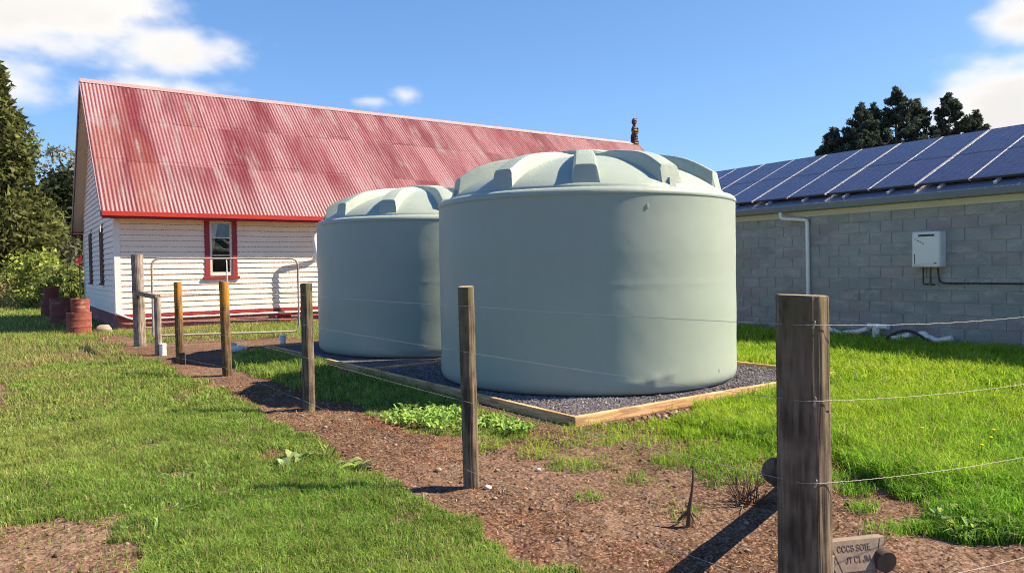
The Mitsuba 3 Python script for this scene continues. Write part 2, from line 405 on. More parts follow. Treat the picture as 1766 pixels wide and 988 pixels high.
def inside(poly, x, y, ragged=0.0, freq=4.0, seed=0):
    if ragged:
        q = np.stack([x * freq, y * freq, np.zeros_like(x)], -1)
        x = x + (meshkit.fbm(q, 3, seed) - 0.5) * ragged * 2
        y = y + (meshkit.fbm(q + 31, 3, seed + 5) - 0.5) * ragged * 2
    return shapely.contains_xy(poly, x, y)


def grass_amount(x, y):
    """How grassy the ground is, from 0 (bare) to 1."""
    g = np.ones_like(x)
    g[inside(DIRT, x, y, 0.16, 3.5, 1)] = 0.0
    g[inside(PATCH, x, y, 0.16, 5, 2)] = 0.9
    for i, b in enumerate(BARE):
        g[inside(b, x, y, 0.22, 3, 7 + i)] = 0.06
    g[inside(PADP.buffer(0.10), x, y, 0.05, 6, 3)] *= 0.25
    g[inside(PADP, x, y)] = 0.0
    g[inside(HOUSEP, x, y)] = 0.0
    g[inside(SHEDP, x, y)] = 0.0
    return g


def gz(x, y):
    q = np.stack([x, y, np.zeros_like(x)], -1)
    r = np.sqrt(x * x + y * y)
    low = (meshkit.fbm(q * 0.55, 3, 41) - 0.5) * 0.10 * sstep(60, 10, r)
    clod = (meshkit.fbm(q * 7.0, 4, 42) - 0.5) * 0.052 * sstep(16, 6, r)
    edge = 1.0 - 0.8 * inside(PADP.buffer(0.25), x, y)
    near = shapely.distance(shapely.points(x, y), PADP) if len(x) < 3e5 else 0
    return (low + clod) * edge + 0.042 * sstep(0.55, 0.10, near) - 0.07 * inside(PADP.buffer(-0.1), x, y)


def axis(lo, hi, step, far, grow=1.12):
    mid = list(np.arange(lo, hi, step))
    a, b, s = [], [], step
    while (mid[-1] + sum(b)) < far:
        s *= grow
        b.append(s)
    s = step
    while (mid[0] - sum(a)) > -far:
        s *= grow
        a.append(s)
    return np.array(list(mid[0] - np.cumsum(a)[::-1]) + mid + list(mid[-1] + np.cumsum(b)))


gx, gy = axis(-4.2, 3.8, 0.030, 420), axis(2.6, 9.2, 0.030, 420)
X, Y = np.meshgrid(gx, gy)
x, y = X.ravel(), Y.ravel()
gv = np.stack([x, y, gz(x, y)], 1)
nx, ny = len(gx), len(gy)
i = (np.arange(ny - 1)[:, None] * nx + np.arange(nx - 1)).ravel()
ga = grass_amount(x, y)
struct('ground', (gv, np.stack([i, i + 1, i + 1 + nx, i + nx], 1)), 'mat_ground', True, color=np.repeat(np.clip(ga, 0, 1)[:, None], 3, 1))


def blades(p, h, w, col, lean=0.5, two=True, seed=0):
    """One mesh of bent grass blades rooted at p (n, 3)."""
    r = np.random.default_rng(seed)
    n = len(p)
    a = r.uniform(0, 2 * math.pi, n)
    d = np.stack([np.cos(a), np.sin(a), np.zeros(n)], 1)
    s = np.stack([-np.sin(a), np.cos(a), np.zeros(n)], 1)
    tw = r.uniform(-0.9, 0.9, n)[:, None]
    s = s * np.cos(tw) + d * np.sin(tw)
    ln = (lean * r.uniform(0.3, 1.5, n))[:, None]
    h, w = h[:, None], w[:, None]
    z = np.array([0, 0, 1.0])
    mid = p + d * h * ln * 0.30 + z * h * 0.58
    tip = p + d * h * ln * 0.95 + z * h * (1.0 - 0.30 * np.minimum(ln, 1.6) ** 1.5)
    root = p - z * 0.01
    if two:
        v = np.stack([root - s * w * 0.5, root + s * w * 0.5, mid - s * w * 0.42, mid + s * w * 0.42, tip], 1).reshape(-1, 3)
        k = (np.arange(n) * 5)[:, None]
        f = np.concatenate([k + [0, 1, 3], k + [0, 3, 2], k + [2, 3, 4]], 0)
        return (v, f), np.repeat(col, 5, 0)
    v = np.stack([root - s * w * 0.5, root + s * w * 0.5, tip], 1).reshape(-1, 3)
    return (v, (np.arange(n) * 3)[:, None] + [0, 1, 2]), np.repeat(col, 3, 0)


def join(parts):
    vs, fs, cs, at = [], [], [], 0
    for (v, f), c in parts:
        vs.append(v), fs.append(f + at), cs.append(c)
        at += len(v)
    return (np.vstack(vs), np.vstack(fs)), np.vstack(cs)


def fan(n, r0, r1, a0, a1, power=1.0):
    """Random ground points between two distances and two bearings (degrees from +y)."""
    r = (r0 ** 2 + (r1 ** 2 - r0 ** 2) * rng.random(n)) ** 0.5
    a = np.radians(rng.uniform(a0, a1, n))
    return r * np.sin(a), r * np.cos(a)


def grass_colours(x, y, kind, n):
    q = np.stack([x, y, np.zeros_like(x)], -1)
    a = meshkit.fbm(q * 1.1, 3, 61)[:, None]
    b = meshkit.fbm(q * 5.0, 2, 62)[:, None]
    r = rng.random((n, 1))
    if kind == 'lawn':
        c = np.array([0.150, 0.290, 0.048]) * (1 - a) + np.array([0.31, 0.405, 0.10]) * a
    else:
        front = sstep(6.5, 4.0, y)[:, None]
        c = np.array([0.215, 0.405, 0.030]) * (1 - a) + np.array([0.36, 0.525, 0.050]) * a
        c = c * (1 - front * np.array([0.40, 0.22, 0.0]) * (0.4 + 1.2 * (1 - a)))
    c = c * (0.45 + 1.1 * r) * (0.72 + 0.56 * b)
    if kind == 'lawn':                                    # tired and yellower towards the left, where it is walked on
        t = sstep(-0.8, -4.5, x + 0.25 * y)[:, None] * sstep(0.35, 0.65, meshkit.fbm(q * 0.8, 3, 66))[:, None]
        c = c * (1 - 0.6 * t) + np.array([0.34, 0.335, 0.13]) * (0.6 + 0.8 * r) * 0.6 * t
    dry = rng.random(n) < (0.10 if kind == 'lawn' else 0.06)
    c[dry] = np.array([0.42, 0.36, 0.19]) * (0.7 + 0.6 * rng.random((dry.sum(), 1)))
    return np.clip(c, 0.01, 0.6)


def sow(zones, kind, hscale, seed):
    parts = []
    for n, r0, r1, a0, a1, h, w, two in zones:
        x, y = fan(n, r0, r1, a0, a1)
        g = grass_amount(x, y)
        q = np.stack([x, y, np.zeros_like(x)], -1)
        clump = meshkit.fbm(q * 2.2, 3, 71)
        right = shapely.contains_xy(RIGHT, x, y)
        keep = (rng.random(n) < g * sstep(0.22, 0.50, clump + 0.12)) & (right if kind == 'paddock' else ~right)
        x, y, clump = x[keep], y[keep], clump[keep]
        n = len(x)
        soft = sum(grass_amount(x + dx, y + dy) for dx, dy in ((.22, 0), (-.22, 0), (0, .25), (0, -.25))) / 4 if r1 < 9 else np.ones(n)
        hh = h * (0.55 + 0.9 * rng.random(n)) * (0.55 + 1.0 * clump) * hscale * (0.30 + 0.70 * np.clip(soft, 0, 1)) * np.where(shapely.contains_xy(PATCH, x, y), np.where(y < 7.3, 0.8, 1.6), 1.0)
        ww = w * (0.7 + 0.6 * rng.random(n))
        p = np.stack([x, y, gz(x, y)], 1)
        parts.append(blades(p, hh, ww, grass_colours(x, y, kind, n), 0.75, two, seed + len(parts)))
    return join(parts)


RIGHT = Polygon([(0.3, 2.0), (0.6, 5.0), PAD.at(-0.0, 0)[:2], PAD.at(3.97, 0)[:2], PAD.at(3.97, 8.2)[:2], (-1.8, 16.0), (6, 60), (120, 60), (120, -5), (0.3, -5)])
LZ = [(140000, 2.9, 5.0, -48, 14, 0.052, 0.0040, True), (170000, 5.0, 8.0, -46, 10, 0.055, 0.0050, True), (110000, 8.0, 13.0, -45, 8, 0.062, 0.009, True), (70000, 13.0, 22.0, -46, 0, 0.085, 0.017, False),
      (45000, 22.0, 40.0, -48, -20, 0.10, 0.035, False), (25000, 40.0, 75.0, -48, -20, 0.16, 0.08, False)]
m, c = sow(LZ, 'lawn', 1.0, 100)
stuff('lawn_grass', m, 'mat_blade', 'short green lawn grass on the left, between the camera and the red roofed house', 'grass', color=c)
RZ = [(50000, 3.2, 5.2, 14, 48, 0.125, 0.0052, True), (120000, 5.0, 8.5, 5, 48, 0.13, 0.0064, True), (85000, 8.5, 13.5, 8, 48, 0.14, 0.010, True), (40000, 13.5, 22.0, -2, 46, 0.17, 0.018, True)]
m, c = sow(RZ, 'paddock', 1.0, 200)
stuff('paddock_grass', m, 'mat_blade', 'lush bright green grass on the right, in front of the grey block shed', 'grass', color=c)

# clover and broad leaves mixed into the grass
cl = []
for n, r0, r1, a0, a1, right_ in ((30000, 3.2, 9.5, 10, 48, True), (7000, 2.9, 9.0, -48, 12, False)):
    x, y = fan(n, r0, r1, a0, a1)
    q = np.stack([x, y, np.zeros_like(x)], -1)
    k = (shapely.contains_xy(RIGHT, x, y) == right_) & (grass_amount(x, y) > 0.5) & (rng.random(n) < sstep(0.50, 0.66, meshkit.fbm(q * 2.6, 3, 91)))
    x, y = x[k], y[k]
    n = len(x)
    c = np.array([0.23, 0.37, 0.13]) * rng.uniform(0.55, 1.5, (n, 1)) * np.array([1, 1, 1.0])
    cl.append(blades(np.stack([x, y, gz(x, y) + (0.035 if right_ else 0.012)], 1), rng.uniform(0.025, 0.055, n), rng.uniform(0.008, 0.016, n), c, 1.5, True, 400 + right_))
m, c = join(cl)
stuff('clover', m, 'mat_leaf', 'patches of small broad leaved clover growing through the grass', 'clover', color=c)

# sparse green sprouts on the bare earth
sp = []
for k, (x0, y0, r, n) in enumerate([(0.28, 5.6, .16, 110), (0.62, 5.66, .12, 90), (1.02, 6.0, .22, 420), (0.41, 5.01, .16, 200), (1.26, 5.08, .20, 240), (1.48, 5.14, .20, 320), (1.75, 5.1, .22, 420), (2.05, 4.40, .10, 220), (1.95, 5.5, .28, 700),
                                    (0.78, 4.66, .09, 60), (-0.08, 6.28, .2, 200), (-0.21, 5.58, .10, 90), (0.85, 5.7, .15, 90), (0.93, 4.1, .09, 50), (1.93, 4.05, .07, 130), (1.5, 5.9, .3, 400), (0.05, 5.7, .25, 120), (1.32, 4.65, .15, 90), (0.62, 5.15, .3, 120), (1.86, 3.7, .10, 70), (1.1, 4.4, .5, 60), (0.4, 6.0, .3, 120), (1.65, 5.35, .30, 700), (1.45, 4.75, .22, 500), (1.15, 5.05, .2, 260), (1.95, 4.75, .22, 450), (1.25, 5.55, .25, 300), (0.7, 5.95, .25, 260), (0.15, 5.35, .1, 90), (2.05, 3.75, .1, 200), (0.45, 4.35, .08, 50)]):
    a, rr = rng.uniform(0, 6.283, n), r * np.sqrt(rng.random(n))
    x, y = x0 + 1.3 * rr * np.cos(a), y0 + rr * np.sin(a)
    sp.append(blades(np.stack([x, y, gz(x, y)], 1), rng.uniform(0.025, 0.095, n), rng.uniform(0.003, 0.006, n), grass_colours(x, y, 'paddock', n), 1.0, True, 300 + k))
m, c = join(sp)
stuff('sparse_grass', m, 'mat_blade', 'sparse green grass tufts sprouting from the bare earth beside the timber edging', 'grass', color=c)

# dead stalks and straw lying on the bare earth
n = 90000
x, y = fan(n, 3.0, 9.5, -32, 42)
k = (grass_amount(x, y) < 0.3) & ~shapely.contains_xy(PADP, x, y)
k &= rng.random(n) < sstep(0.30, 0.62, meshkit.fbm(np.stack([x * 1.2, y * 1.2, 0 * x], -1), 3, 81))
x, y = x[k], y[k]
n = len(x)
a, l, w = rng.uniform(0, 6.283, n), rng.uniform(0.012, 0.055, n) * (0.6 + 0.1 * y), rng.uniform(0.0012, 0.0030, n) * (0.7 + 0.12 * y)
d, s = np.stack([np.cos(a), np.sin(a), rng.uniform(-0.1, 0.5, n)], 1), np.stack([-np.sin(a), np.cos(a), rng.uniform(-.4, .4, n)], 1)
p = np.stack([x, y, gz(x, y) + 0.006], 1)
v = np.stack([p - s * w[:, None], p + s * w[:, None], p + d * l[:, None]], 1).reshape(-1, 3)
pal = np.array([[0.27, 0.185, 0.11], [0.19, 0.095, 0.055], [0.10, 0.060, 0.038], [0.38, 0.29, 0.195], [0.22, 0.085, 0.048], [0.15, 0.12, 0.05]])
c = pal[rng.integers(0, 6, n)] * rng.uniform(0.7, 1.25, (n, 1))
stuff('dry_litter', (v, np.arange(3 * n).reshape(-1, 3)), 'mat_straw', 'dry brown stalks and straw scattered over the bare reddish earth', 'dead grass', color=np.repeat(c, 3, 0))

# clods and pebbles
vs, cs = [], []
base = trimesh.creation.icosphere(subdivisions=1)
n = 2600
x, y = fan(n, 3.0, 10.5, -34, 42)
k = (grass_amount(x, y) < 0.3) & ~shapely.contains_xy(PADP, x, y)
x, y = x[k], y[k]
e0 = PAD.at(0, -0.16)
for t in rng.uniform(0.1, 2.0, 260):                       # the ridge of clods along the front edging
    q = PAD.at(t, -0.10 - abs(rng.normal(0, 0.07)))
    x, y = np.append(x, q[0]), np.append(y, q[1])
n = len(x)
s = 0.004 + 0.012 * rng.random(n) ** 2.5
s[-260:] *= 1.7
z = gz(x, y)
dd = 1 + 0.6 * (meshkit.noise(base.vertices[None] * 1.7 + rng.uniform(0, 99, (n, 1, 3)), 5) - 0.5)
v = base.vertices[None] * dd[..., None] * s[:, None, None] * np.array([1, 1, 0.75]) + np.stack([x, y, z + s * 0.3], 1)[:, None]
f = (base.faces[None] + (np.arange(n) * len(base.vertices))[:, None, None]).reshape(-1, 3)
tone = np.where(rng.random((n, 1)) < 0.22, np.array([[0.33, 0.27, 0.23]]), np.array([[0.165, 0.105, 0.08]])) * rng.uniform(0.7, 1.3, (n, 1))
stuff('earth_clods', (v.reshape(-1, 3), f), 'mat_straw', 'small clods and pebbles lying on the bare earth', 'pebbles', smooth=True, color=np.repeat(tone, len(base.vertices), 0))

# hills on the horizon
an = np.radians(np.arange(-180, 181, 2.0))
hr = 9 + 14 * meshkit.fbm(np.stack([an * 3, an * 0, an * 0], -1), 4, 9)
v = np.vstack([np.stack([np.sin(an) * 330, np.cos(an) * 330, an * 0 - 1], 1), np.stack([np.sin(an) * 380, np.cos(an) * 380, hr], 1), np.stack([np.sin(an) * 410, np.cos(an) * 410, an * 0 - 1], 1)])
k = len(an)
i = np.arange(k - 1)
struct('hills', (v, np.vstack([np.stack([i, i + 1, i + 1 + k, i + k], 1), np.stack([i + k, i + k + 1, i + 1 + 2 * k, i + 2 * k], 1)])), 'mat_hill', True)

# ------------------------------------------------------------------ the red roofed house
L, W, ZB, ZE, ZR, OG, OE = 20.85, 8.05, 0.41, 2.85, 6.836, 0.306, 0.487
PITCHH = math.atan2(ZR - ZE, W / 2 + OE)
house = thing('house', 'long cream weatherboard house with a steep faded red corrugated iron roof', 'house')


def hpart(name, mesh, m, parent=None, **kw):
    return part(parent or house, name, HOUSE.put(mesh), m, **kw)


WX0, WX1, WZ0, WZ1 = 2.14, 2.69, 1.30, 2.70          # opening of the front window
roofz = lambda yy: ZE + (yy + OE) * math.tan(PITCHH)    # noqa: E731
walls = [box(0.03, WX0, 0.03, 0.12, ZB, 2.72), box(WX1, L, 0.03, 0.12, ZB, 2.72), box(WX0, WX1, 0.03, 0.12, ZB, WZ0), box(WX0, WX1, 0.03, 0.12, WZ1, 2.72), box(0.03, L, W - 0.12, W - 0.03, ZB, 2.72)]
gable = trimesh.creation.extrude_polygon(Polygon([(0.121, ZB), (W - 0.121, ZB), (W - 0.121, roofz(0.121) - 0.15), (W / 2, ZR - 0.13), (0.121, roofz(0.121) - 0.15)]), 0.09)
G = np.array([[0, 0, 1, 0.0], [1, 0, 0, 0], [0, 1, 0, 0], [0, 0, 0, 1]])
gable.apply_transform(G)
for gxx in (0.03, L - 0.12):
    g2 = gable.copy()
    g2.apply_translation((gxx, 0, 0))
    walls.append(g2)
hpart('wall', cat(walls), 'mat_inner')  # near-black backing seen through the board gaps in place of lap shadow
hpart('floor', box(0.13, L - 0.13, 0.13, W - 0.13, ZB, ZB + 0.05), 'mat_inner')
hpart('ceiling', box(0.125, L - 0.125, 0.125, W - 0.125, 2.70, 2.715), 'mat_inner')
hpart('foundation', cat(box(0.05, L - 0.05, 0.05, 0.2, -0.2, ZB - 0.005), box(0.05, L - 0.05, W - 0.2, W - 0.05, -0.2, ZB - 0.005), box(0.052, 0.2, 0.2, W - 0.2, -0.2, ZB - 0.005), box(L - 0.2, L - 0.052, 0.2, W - 0.2, -0.2, ZB - 0.005)), 'mat_found')
# front boards
P_ = 0.1365
kb = 0
z = ZB
while z < 2.70:
    z1 = min(z + P_ - 0.010, 2.715)  # stops short of the next board; dark gap stands in for lap shadow
    segs = [(0.105, L - 0.1)]
    if z1 > 1.205 and z < 2.74:
        segs = [(0.105, 2.012), (2.812, L - 0.1)]
        if z < 1.20:
            hpart('weatherboard', box(2.0125, 2.8115, -0.018, 0.028, z, 1.2135), 'mat_board')
    for x0, x1 in segs:
        j = rng.uniform(-0.001, 0.001)
        hpart('weatherboard', hexa([(x0, -0.020 + j, z), (x1, -0.020 + j, z), (x1, 0.028, z), (x0, 0.028, z), (x0, 0.004 + j, z1), (x1, 0.004 + j, z1), (x1, 0.028, z1), (x0, 0.028, z1)]), 'mat_board')
    z += P_
# gable boards, trimmed to the slope; two slim windows
GW = [(2.45, 2.80), (5.45, 5.80)]
z = ZB
while z < ZR - 0.45:
    z1 = z + P_ - 0.010  # same dark gap as on the front, imitating shade under the lap
    ylo = lambda zz: max(0.105, (zz - ZE) / math.tan(PITCHH) - OE + 0.10)    # noqa: E731
    a0, a1 = ylo(z), ylo(z1)
    spans = [(a0, W - a0, a1, W - a1)]
    if z1 > 1.12 and z < 2.62:
        cuts = [a0, GW[0][0] - 0.02, GW[0][1] + 0.02, GW[1][0] - 0.02, GW[1][1] + 0.02, W - a0]
        spans = [(cuts[0], cuts[1], a1, cuts[1]), (cuts[2], cuts[3], cuts[2], cuts[3]), (cuts[4], cuts[5], cuts[4], W - a1)]
    for b0, b1, t0, t1 in spans:
        hpart('weatherboard', hexa([(-0.022, b0, z), (-0.022, b1, z), (0.028, b1, z), (0.028, b0, z), (0.004, t0, z1), (0.004, t1, z1), (0.028, t1, z1), (0.028, t0, z1)]), 'mat_board')
    z += P_
for (y0, y1) in GW:
    w_ = hpart('gable_window', cat(box(-0.07, 0.025, y0, y0 + 0.09, 1.15, 2.60), box(-0.07, 0.025, y1 - 0.09, y1, 1.15, 2.60), box(-0.07, 0.025, y0 + 0.091, y1 - 0.091, 2.51, 2.60), box(-0.10, 0.025, y0 - 0.015, y1 + 0.015, 1.09, 1.148)), 'mat_browntrim')
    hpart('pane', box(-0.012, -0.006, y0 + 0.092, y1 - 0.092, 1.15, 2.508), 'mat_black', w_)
for y0, y1 in ((-0.02, 0.10), (W - 0.10, W + 0.02)):
    hpart('corner_board', cat(box(-0.030, 0.10, y0 - 0.010, y0 + 0.022 if y0 < 1 else y1, ZB - 0.02, 2.70), box(-0.030, 0.0, y0 if y0 > 1 else y0 + 0.0225, y1, ZB - 0.02, 2.70)) if y0 < 1 else box(-0.030, 0.0, y0, y1, ZB - 0.02, 2.70), 'mat_white')
hpart('base_board', box(0.0, L, -0.018, 0.045, 0.315, ZB - 0.003, 0.004), 'mat_redtrim', label='dark red board under the lowest weatherboard')
pp = bend([(-0.02, -0.045, 0.44), (0.30, -0.055, 0.285), (L - 1, -0.055, 0.26)], 0.12)
hpart('waste_pipe', tube(pp, 0.026, 8), 'mat_pvc', smooth=True)
hpart('vent', cat(box(3.86, 4.20, 0.02, 0.048, 0.04, 0.30), *[box(3.88, 4.18, 0.008, 0.022, 0.06 + 0.05 * k, 0.085 + 0.05 * k) for k in range(5)]), 'mat_redtrim')
# front window
win = hpart('window', cat(box(WX0, WX0 + 0.055, 0.0, 0.06, WZ0, WZ1), box(WX1 - 0.055, WX1, 0.0, 0.06, WZ0, WZ1), box(WX0 + 0.056, WX1 - 0.056, 0.0, 0.06, WZ1 - 0.06, WZ1), box(WX0 + 0.056, WX1 - 0.056, 0.0, 0.06, WZ0, WZ0 + 0.09)), 'mat_cream', label='narrow sash window with dark red surround')
hpart('casing', box(2.012, WX0 - 0.001, -0.035, 0.03, 1.285, 2.745, 0.004), 'mat_redtrim', win)
hpart('casing', box(WX1 + 0.001, 2.812, -0.035, 0.03, 1.285, 2.745, 0.004), 'mat_redtrim', win)
hpart('sill', box(1.97, 2.855, -0.085, 0.03, 1.215, 1.284, 0.006), 'mat_redtrim', win)
for zz in (2.27, 1.82):
    hpart('glazing_bar', box(WX0 + 0.057, WX1 - 0.057, 0.006, 0.05, zz - 0.014, zz + 0.014), 'mat_cream', win)
for z0, z1 in ((1.391, 1.804), (1.836, 2.254), (2.286, 2.638)):
    v = np.array([(WX0 + 0.056, 0.03, z0), (WX1 - 0.056, 0.03, z0), (WX1 - 0.056, 0.03, z1), (WX0 + 0.056, 0.03, z1)])
    hpart('pane', trimesh.Trimesh(v, [[0, 1, 2], [0, 2, 3]], process=False), 'mat_pane', win)
cu, k = [], 14
for j in range(k + 1):
    t = j / k
    for u in np.linspace(0, 1, 9):
        wid = 0.17 * (1 - t) ** 0.8 + 0.03
        cu.append((WX0 + 0.04 + u * wid, 0.14 + 0.018 * math.sin(u * 19), 2.66 - t * 0.85))
i = (np.arange(k)[:, None] * 9 + np.arange(8)).ravel()
hpart('curtain', (lambda vv: trimesh.Trimesh(vv, np.vstack([np.stack([i, i + 1, i + 10], 1), np.stack([i, i + 10, i + 9], 1)]), process=False))(np.array(cu)), 'mat_curtain', win, smooth=True)
# roof
R0 = HOUSE.at(-OG, -OE, ZE)
eS = np.array([0, math.cos(PITCHH), math.sin(PITCHH)])
nS = np.array([0, -math.sin(PITCHH), math.cos(PITCHH)])
SLOPE = (W / 2 + OE) / math.cos(PITCHH)
roof = hpart('roof', cat(hexa([(-OG + 0.02, -OE + 0.06, ZE - 0.05), (L + OG - 0.02, -OE + 0.06, ZE - 0.05), (L + OG - 0.02, W / 2, ZR - 0.105), (-OG + 0.02, W / 2, ZR - 0.105), (-OG + 0.02, -OE + 0.05, ZE - 0.02), (L + OG - 0.02, -OE + 0.05, ZE - 0.02), (L + OG - 0.02, W / 2, ZR - 0.075), (-OG + 0.02, W / 2, ZR - 0.075)]),
                         hexa([(-OG + 0.02, W + OE - 0.06, ZE - 0.05), (L + OG - 0.02, W + OE - 0.06, ZE - 0.05), (L + OG - 0.02, W / 2 + .001, ZR - 0.105), (-OG + 0.02, W / 2 + .001, ZR - 0.105), (-OG + 0.02, W + OE - 0.05, ZE - 0.02), (L + OG - 0.02, W + OE - 0.05, ZE - 0.02), (L + OG - 0.02, W / 2 + .001, ZR - 0.075), (-OG + 0.02, W / 2 + .001, ZR - 0.075)])), 'mat_soffit', label='tan lined underside of the steep roof')


def sheet(x0, wid, s0, s1, lift, back=False, per=0.092, amp=0.0115, seg=6):
    nn = int(round(wid / per)) * seg
    xs = np.linspace(0, wid, nn + 1)
    h = amp * (0.5 - 0.5 * np.cos(2 * math.pi * (x0 + xs + OG) / per))
    v = []
    for s_, up_ in ((s0, lift[0]), (s1, lift[1])):
        q = np.array([0, -OE, ZE]) + eS * s_
        v.append(np.stack([x0 + xs, 0 * xs + q[1], 0 * xs + q[2]], 1) + nS * (h + up_)[:, None])
    v = np.vstack(v)
    if back:
        v[:, 1] = W - v[:, 1]
    i = np.arange(nn)
    return trimesh.Trimesh(v, np.vstack([np.stack([i, i + 1, i + nn + 2], 1), np.stack([i, i + nn + 2, i + nn + 1], 1)])[:, ::-1 if back else 1], process=False)


rows = [(-0.04, 2.34), (2.16, 4.28), (4.10, SLOPE - 0.02)]
kx = -OG
while kx < L + OG - 0.1:
    wid = min(0.736, round((L + OG - kx) / 0.092) * 0.092)
    for r_, (s0, s1) in enumerate(rows):
        lo, hi = 0.005 + rng.uniform(0, 0.006), 0.001 + rng.uniform(0, 0.003)
        ja, jb = rng.uniform(-0.09, 0.09, 2) if rng.random() < 0.75 else (0, 0)
        s0, s1 = (s0 if r_ == 0 else s0 + ja), s1
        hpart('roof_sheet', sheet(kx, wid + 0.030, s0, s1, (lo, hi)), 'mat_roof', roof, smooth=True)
    kx += 0.736
hpart('back_sheeting', sheet(-OG, L + 2 * OG, -0.04, SLOPE - 0.02, (0.012, 0.002), True, seg=4), 'mat_roof', roof, smooth=True)
cap = []
for u in np.linspace(-1, 1, 13):
    if abs(u) > 0.35:
        yy = u * 0.15
        zz = ZR - 0.0 - (abs(yy)) * math.tan(PITCHH) + 0.030
    else:
        yy = u * 0.15
        zz = ZR - 0.0525 * math.tan(PITCHH) + 0.030 + 0.045 * math.sqrt(max(0, 1 - (u / 0.36) ** 2))
    cap.append((yy, zz))
cx = np.arange(-OG - 0.02, L + OG + 0.02, 1.8)
for x0 in cx:
    x1 = min(x0 + 1.83, L + OG + 0.02)
    v = np.array([(xx, W / 2 + yy, zz + 0.006 * (xx == x0)) for xx in (x0, x1) for yy, zz in cap])
    i = np.arange(12)
    hpart('ridge_cap', trimesh.Trimesh(v, np.vstack([np.stack([i, i + 14, i + 1], 1), np.stack([i, i + 13, i + 14], 1)]), process=False), 'mat_ridge', roof, smooth=True)
# barge boards at both gables, gutter and fascia
for x0, x1 in ((-OG - 0.025, -OG - 0.001), (L + OG + 0.001, L + OG + 0.025)):
    for sgn in (0, 1):
        f_ = (lambda yy: yy) if sgn == 0 else (lambda yy: W - yy)
        y0, y1 = -OE + 0.05, W / 2 - 0.004
        hpart('barge_board', hexa([(x0, f_(y0), ZE - 0.13), (x1, f_(y0), ZE - 0.13), (x1, f_(y1), ZR - 0.17), (x0, f_(y1), ZR - 0.17), (x0, f_(y0), ZE + 0.035), (x1, f_(y0), ZE + 0.035), (x1, f_(y1), ZR - 0.01), (x0, f_(y1), ZR - 0.01)]), 'mat_ridge' if x0 < 0 else 'mat_redtrim')
for y0, y1, yg in ((-OE + 0.02, -OE + 0.05, -1), (W + OE - 0.05, W + OE - 0.02, 1)):
    hpart('fascia', box(-OG, L + OG, y0, y1, ZE - 0.17, ZE - 0.022), 'mat_redtrim')
    ya = -OE - 0.075 if yg < 0 else W + OE - 0.018
    hpart('gutter', cat(box(-OG, L + OG, ya, ya + 0.012 if yg < 0 else ya + 0.012, ZE - 0.115, ZE - 0.005, 0.003), box(-OG, L + OG, ya + 0.0125, ya + 0.092, ZE - 0.115, ZE - 0.105), box(-OG, -OG + 0.006, ya + 0.0125, ya + 0.092, ZE - 0.104, ZE - 0.01)), 'mat_redgutter', label='bright red gutter under the roof edge' if yg < 0 else None)
hpart('soffit', cat(box(-OG + 0.02, L + OG - 0.02, -OE + 0.052, 0.011, 2.720, 2.735), box(-OG + 0.02, L + OG - 0.02, W + 0.03, W + OE - 0.052, 2.720, 2.735)), 'mat_soffit')
# short end board at the eave corner
hpart('eave_end', box(-OG - 0.04, -OG - 0.026, -OE + 0.06, -OE + 0.15, 2.36, ZE - 0.06), 'mat_white')

# carved figure at the far end of the ridge
q = HOUSE.at(L + OG - 0.15, W / 2, ZR)
S = lambda x, y, z, a, b, c_: m3.Manifold.sphere(1.0, 24).scale((a, b, c_)).translate((x, y, z))    # noqa: E731
fig = S(0, 0, .96, .115, .12, .15)
for e in (S(0, 0, .80, .07, .08, .10), S(0, 0, .58, .15, .12, .22), S(0.11, -0.08, .55, .07, .06, .17), S(0.11, 0.08, .55, .07, .06, .17), S(0, -.10, .26, .10, .09, .22), S(0, .10, .26, .10, .09, .22), S(.10, 0, .93, .05, .05, .04), S(.10, 0, .48, .06, .10, .05), S(.08, 0, 1.08, .05, .08, .03)):
    fig += e
fig += m3.Manifold.cube((0.26, 0.30, 0.16), True).translate((0, 0, 0.02))
mm = fig.refine_to_length(0.03).to_mesh()
fm = trimesh.Trimesh(mm.vert_properties[:, :3], mm.tri_verts)
trimesh.smoothing.filter_taubin(fm, iterations=6)
fm.vertices += 0.012 * np.sin(fm.vertices[:, 2:3] * 55) * np.array([1, 1, 0])
fm.apply_transform(np.block([[HOUSE.M[:3, :3], np.array([[q[0]], [q[1]], [q[2] - 0.02]])], [np.zeros((1, 3)), np.ones((1, 1))]]))
whole('carved_figure', fm, 'mat_carving', 'dark carved wooden figure standing on the far end of the red roof ridge', 'carving', smooth=40)

# white pipe dropping from the house gutter behind the tank
pp = bend([(-4.42, 20.55, 2.74), (-4.50, 20.40, 2.52), (-5.32, 19.82, 2.34), (-4.95, 19.86, 0.02)], 0.18)
whole('downpipe', tube(pp, 0.052, 12), 'mat_pvc', 'white bent drain pipe rising beside the far tank in front of the house wall', 'pipe', smooth=40)

# ------------------------------------------------------------------ the grey block shed
ZW = 2.30
shed = thing('shed', 'low grey concrete block shed with a dark corrugated roof', 'shed')


def spart(name, mesh, m, parent=None, **kw):
    return part(parent or shed, name, SHED.put(mesh), m, **kw)


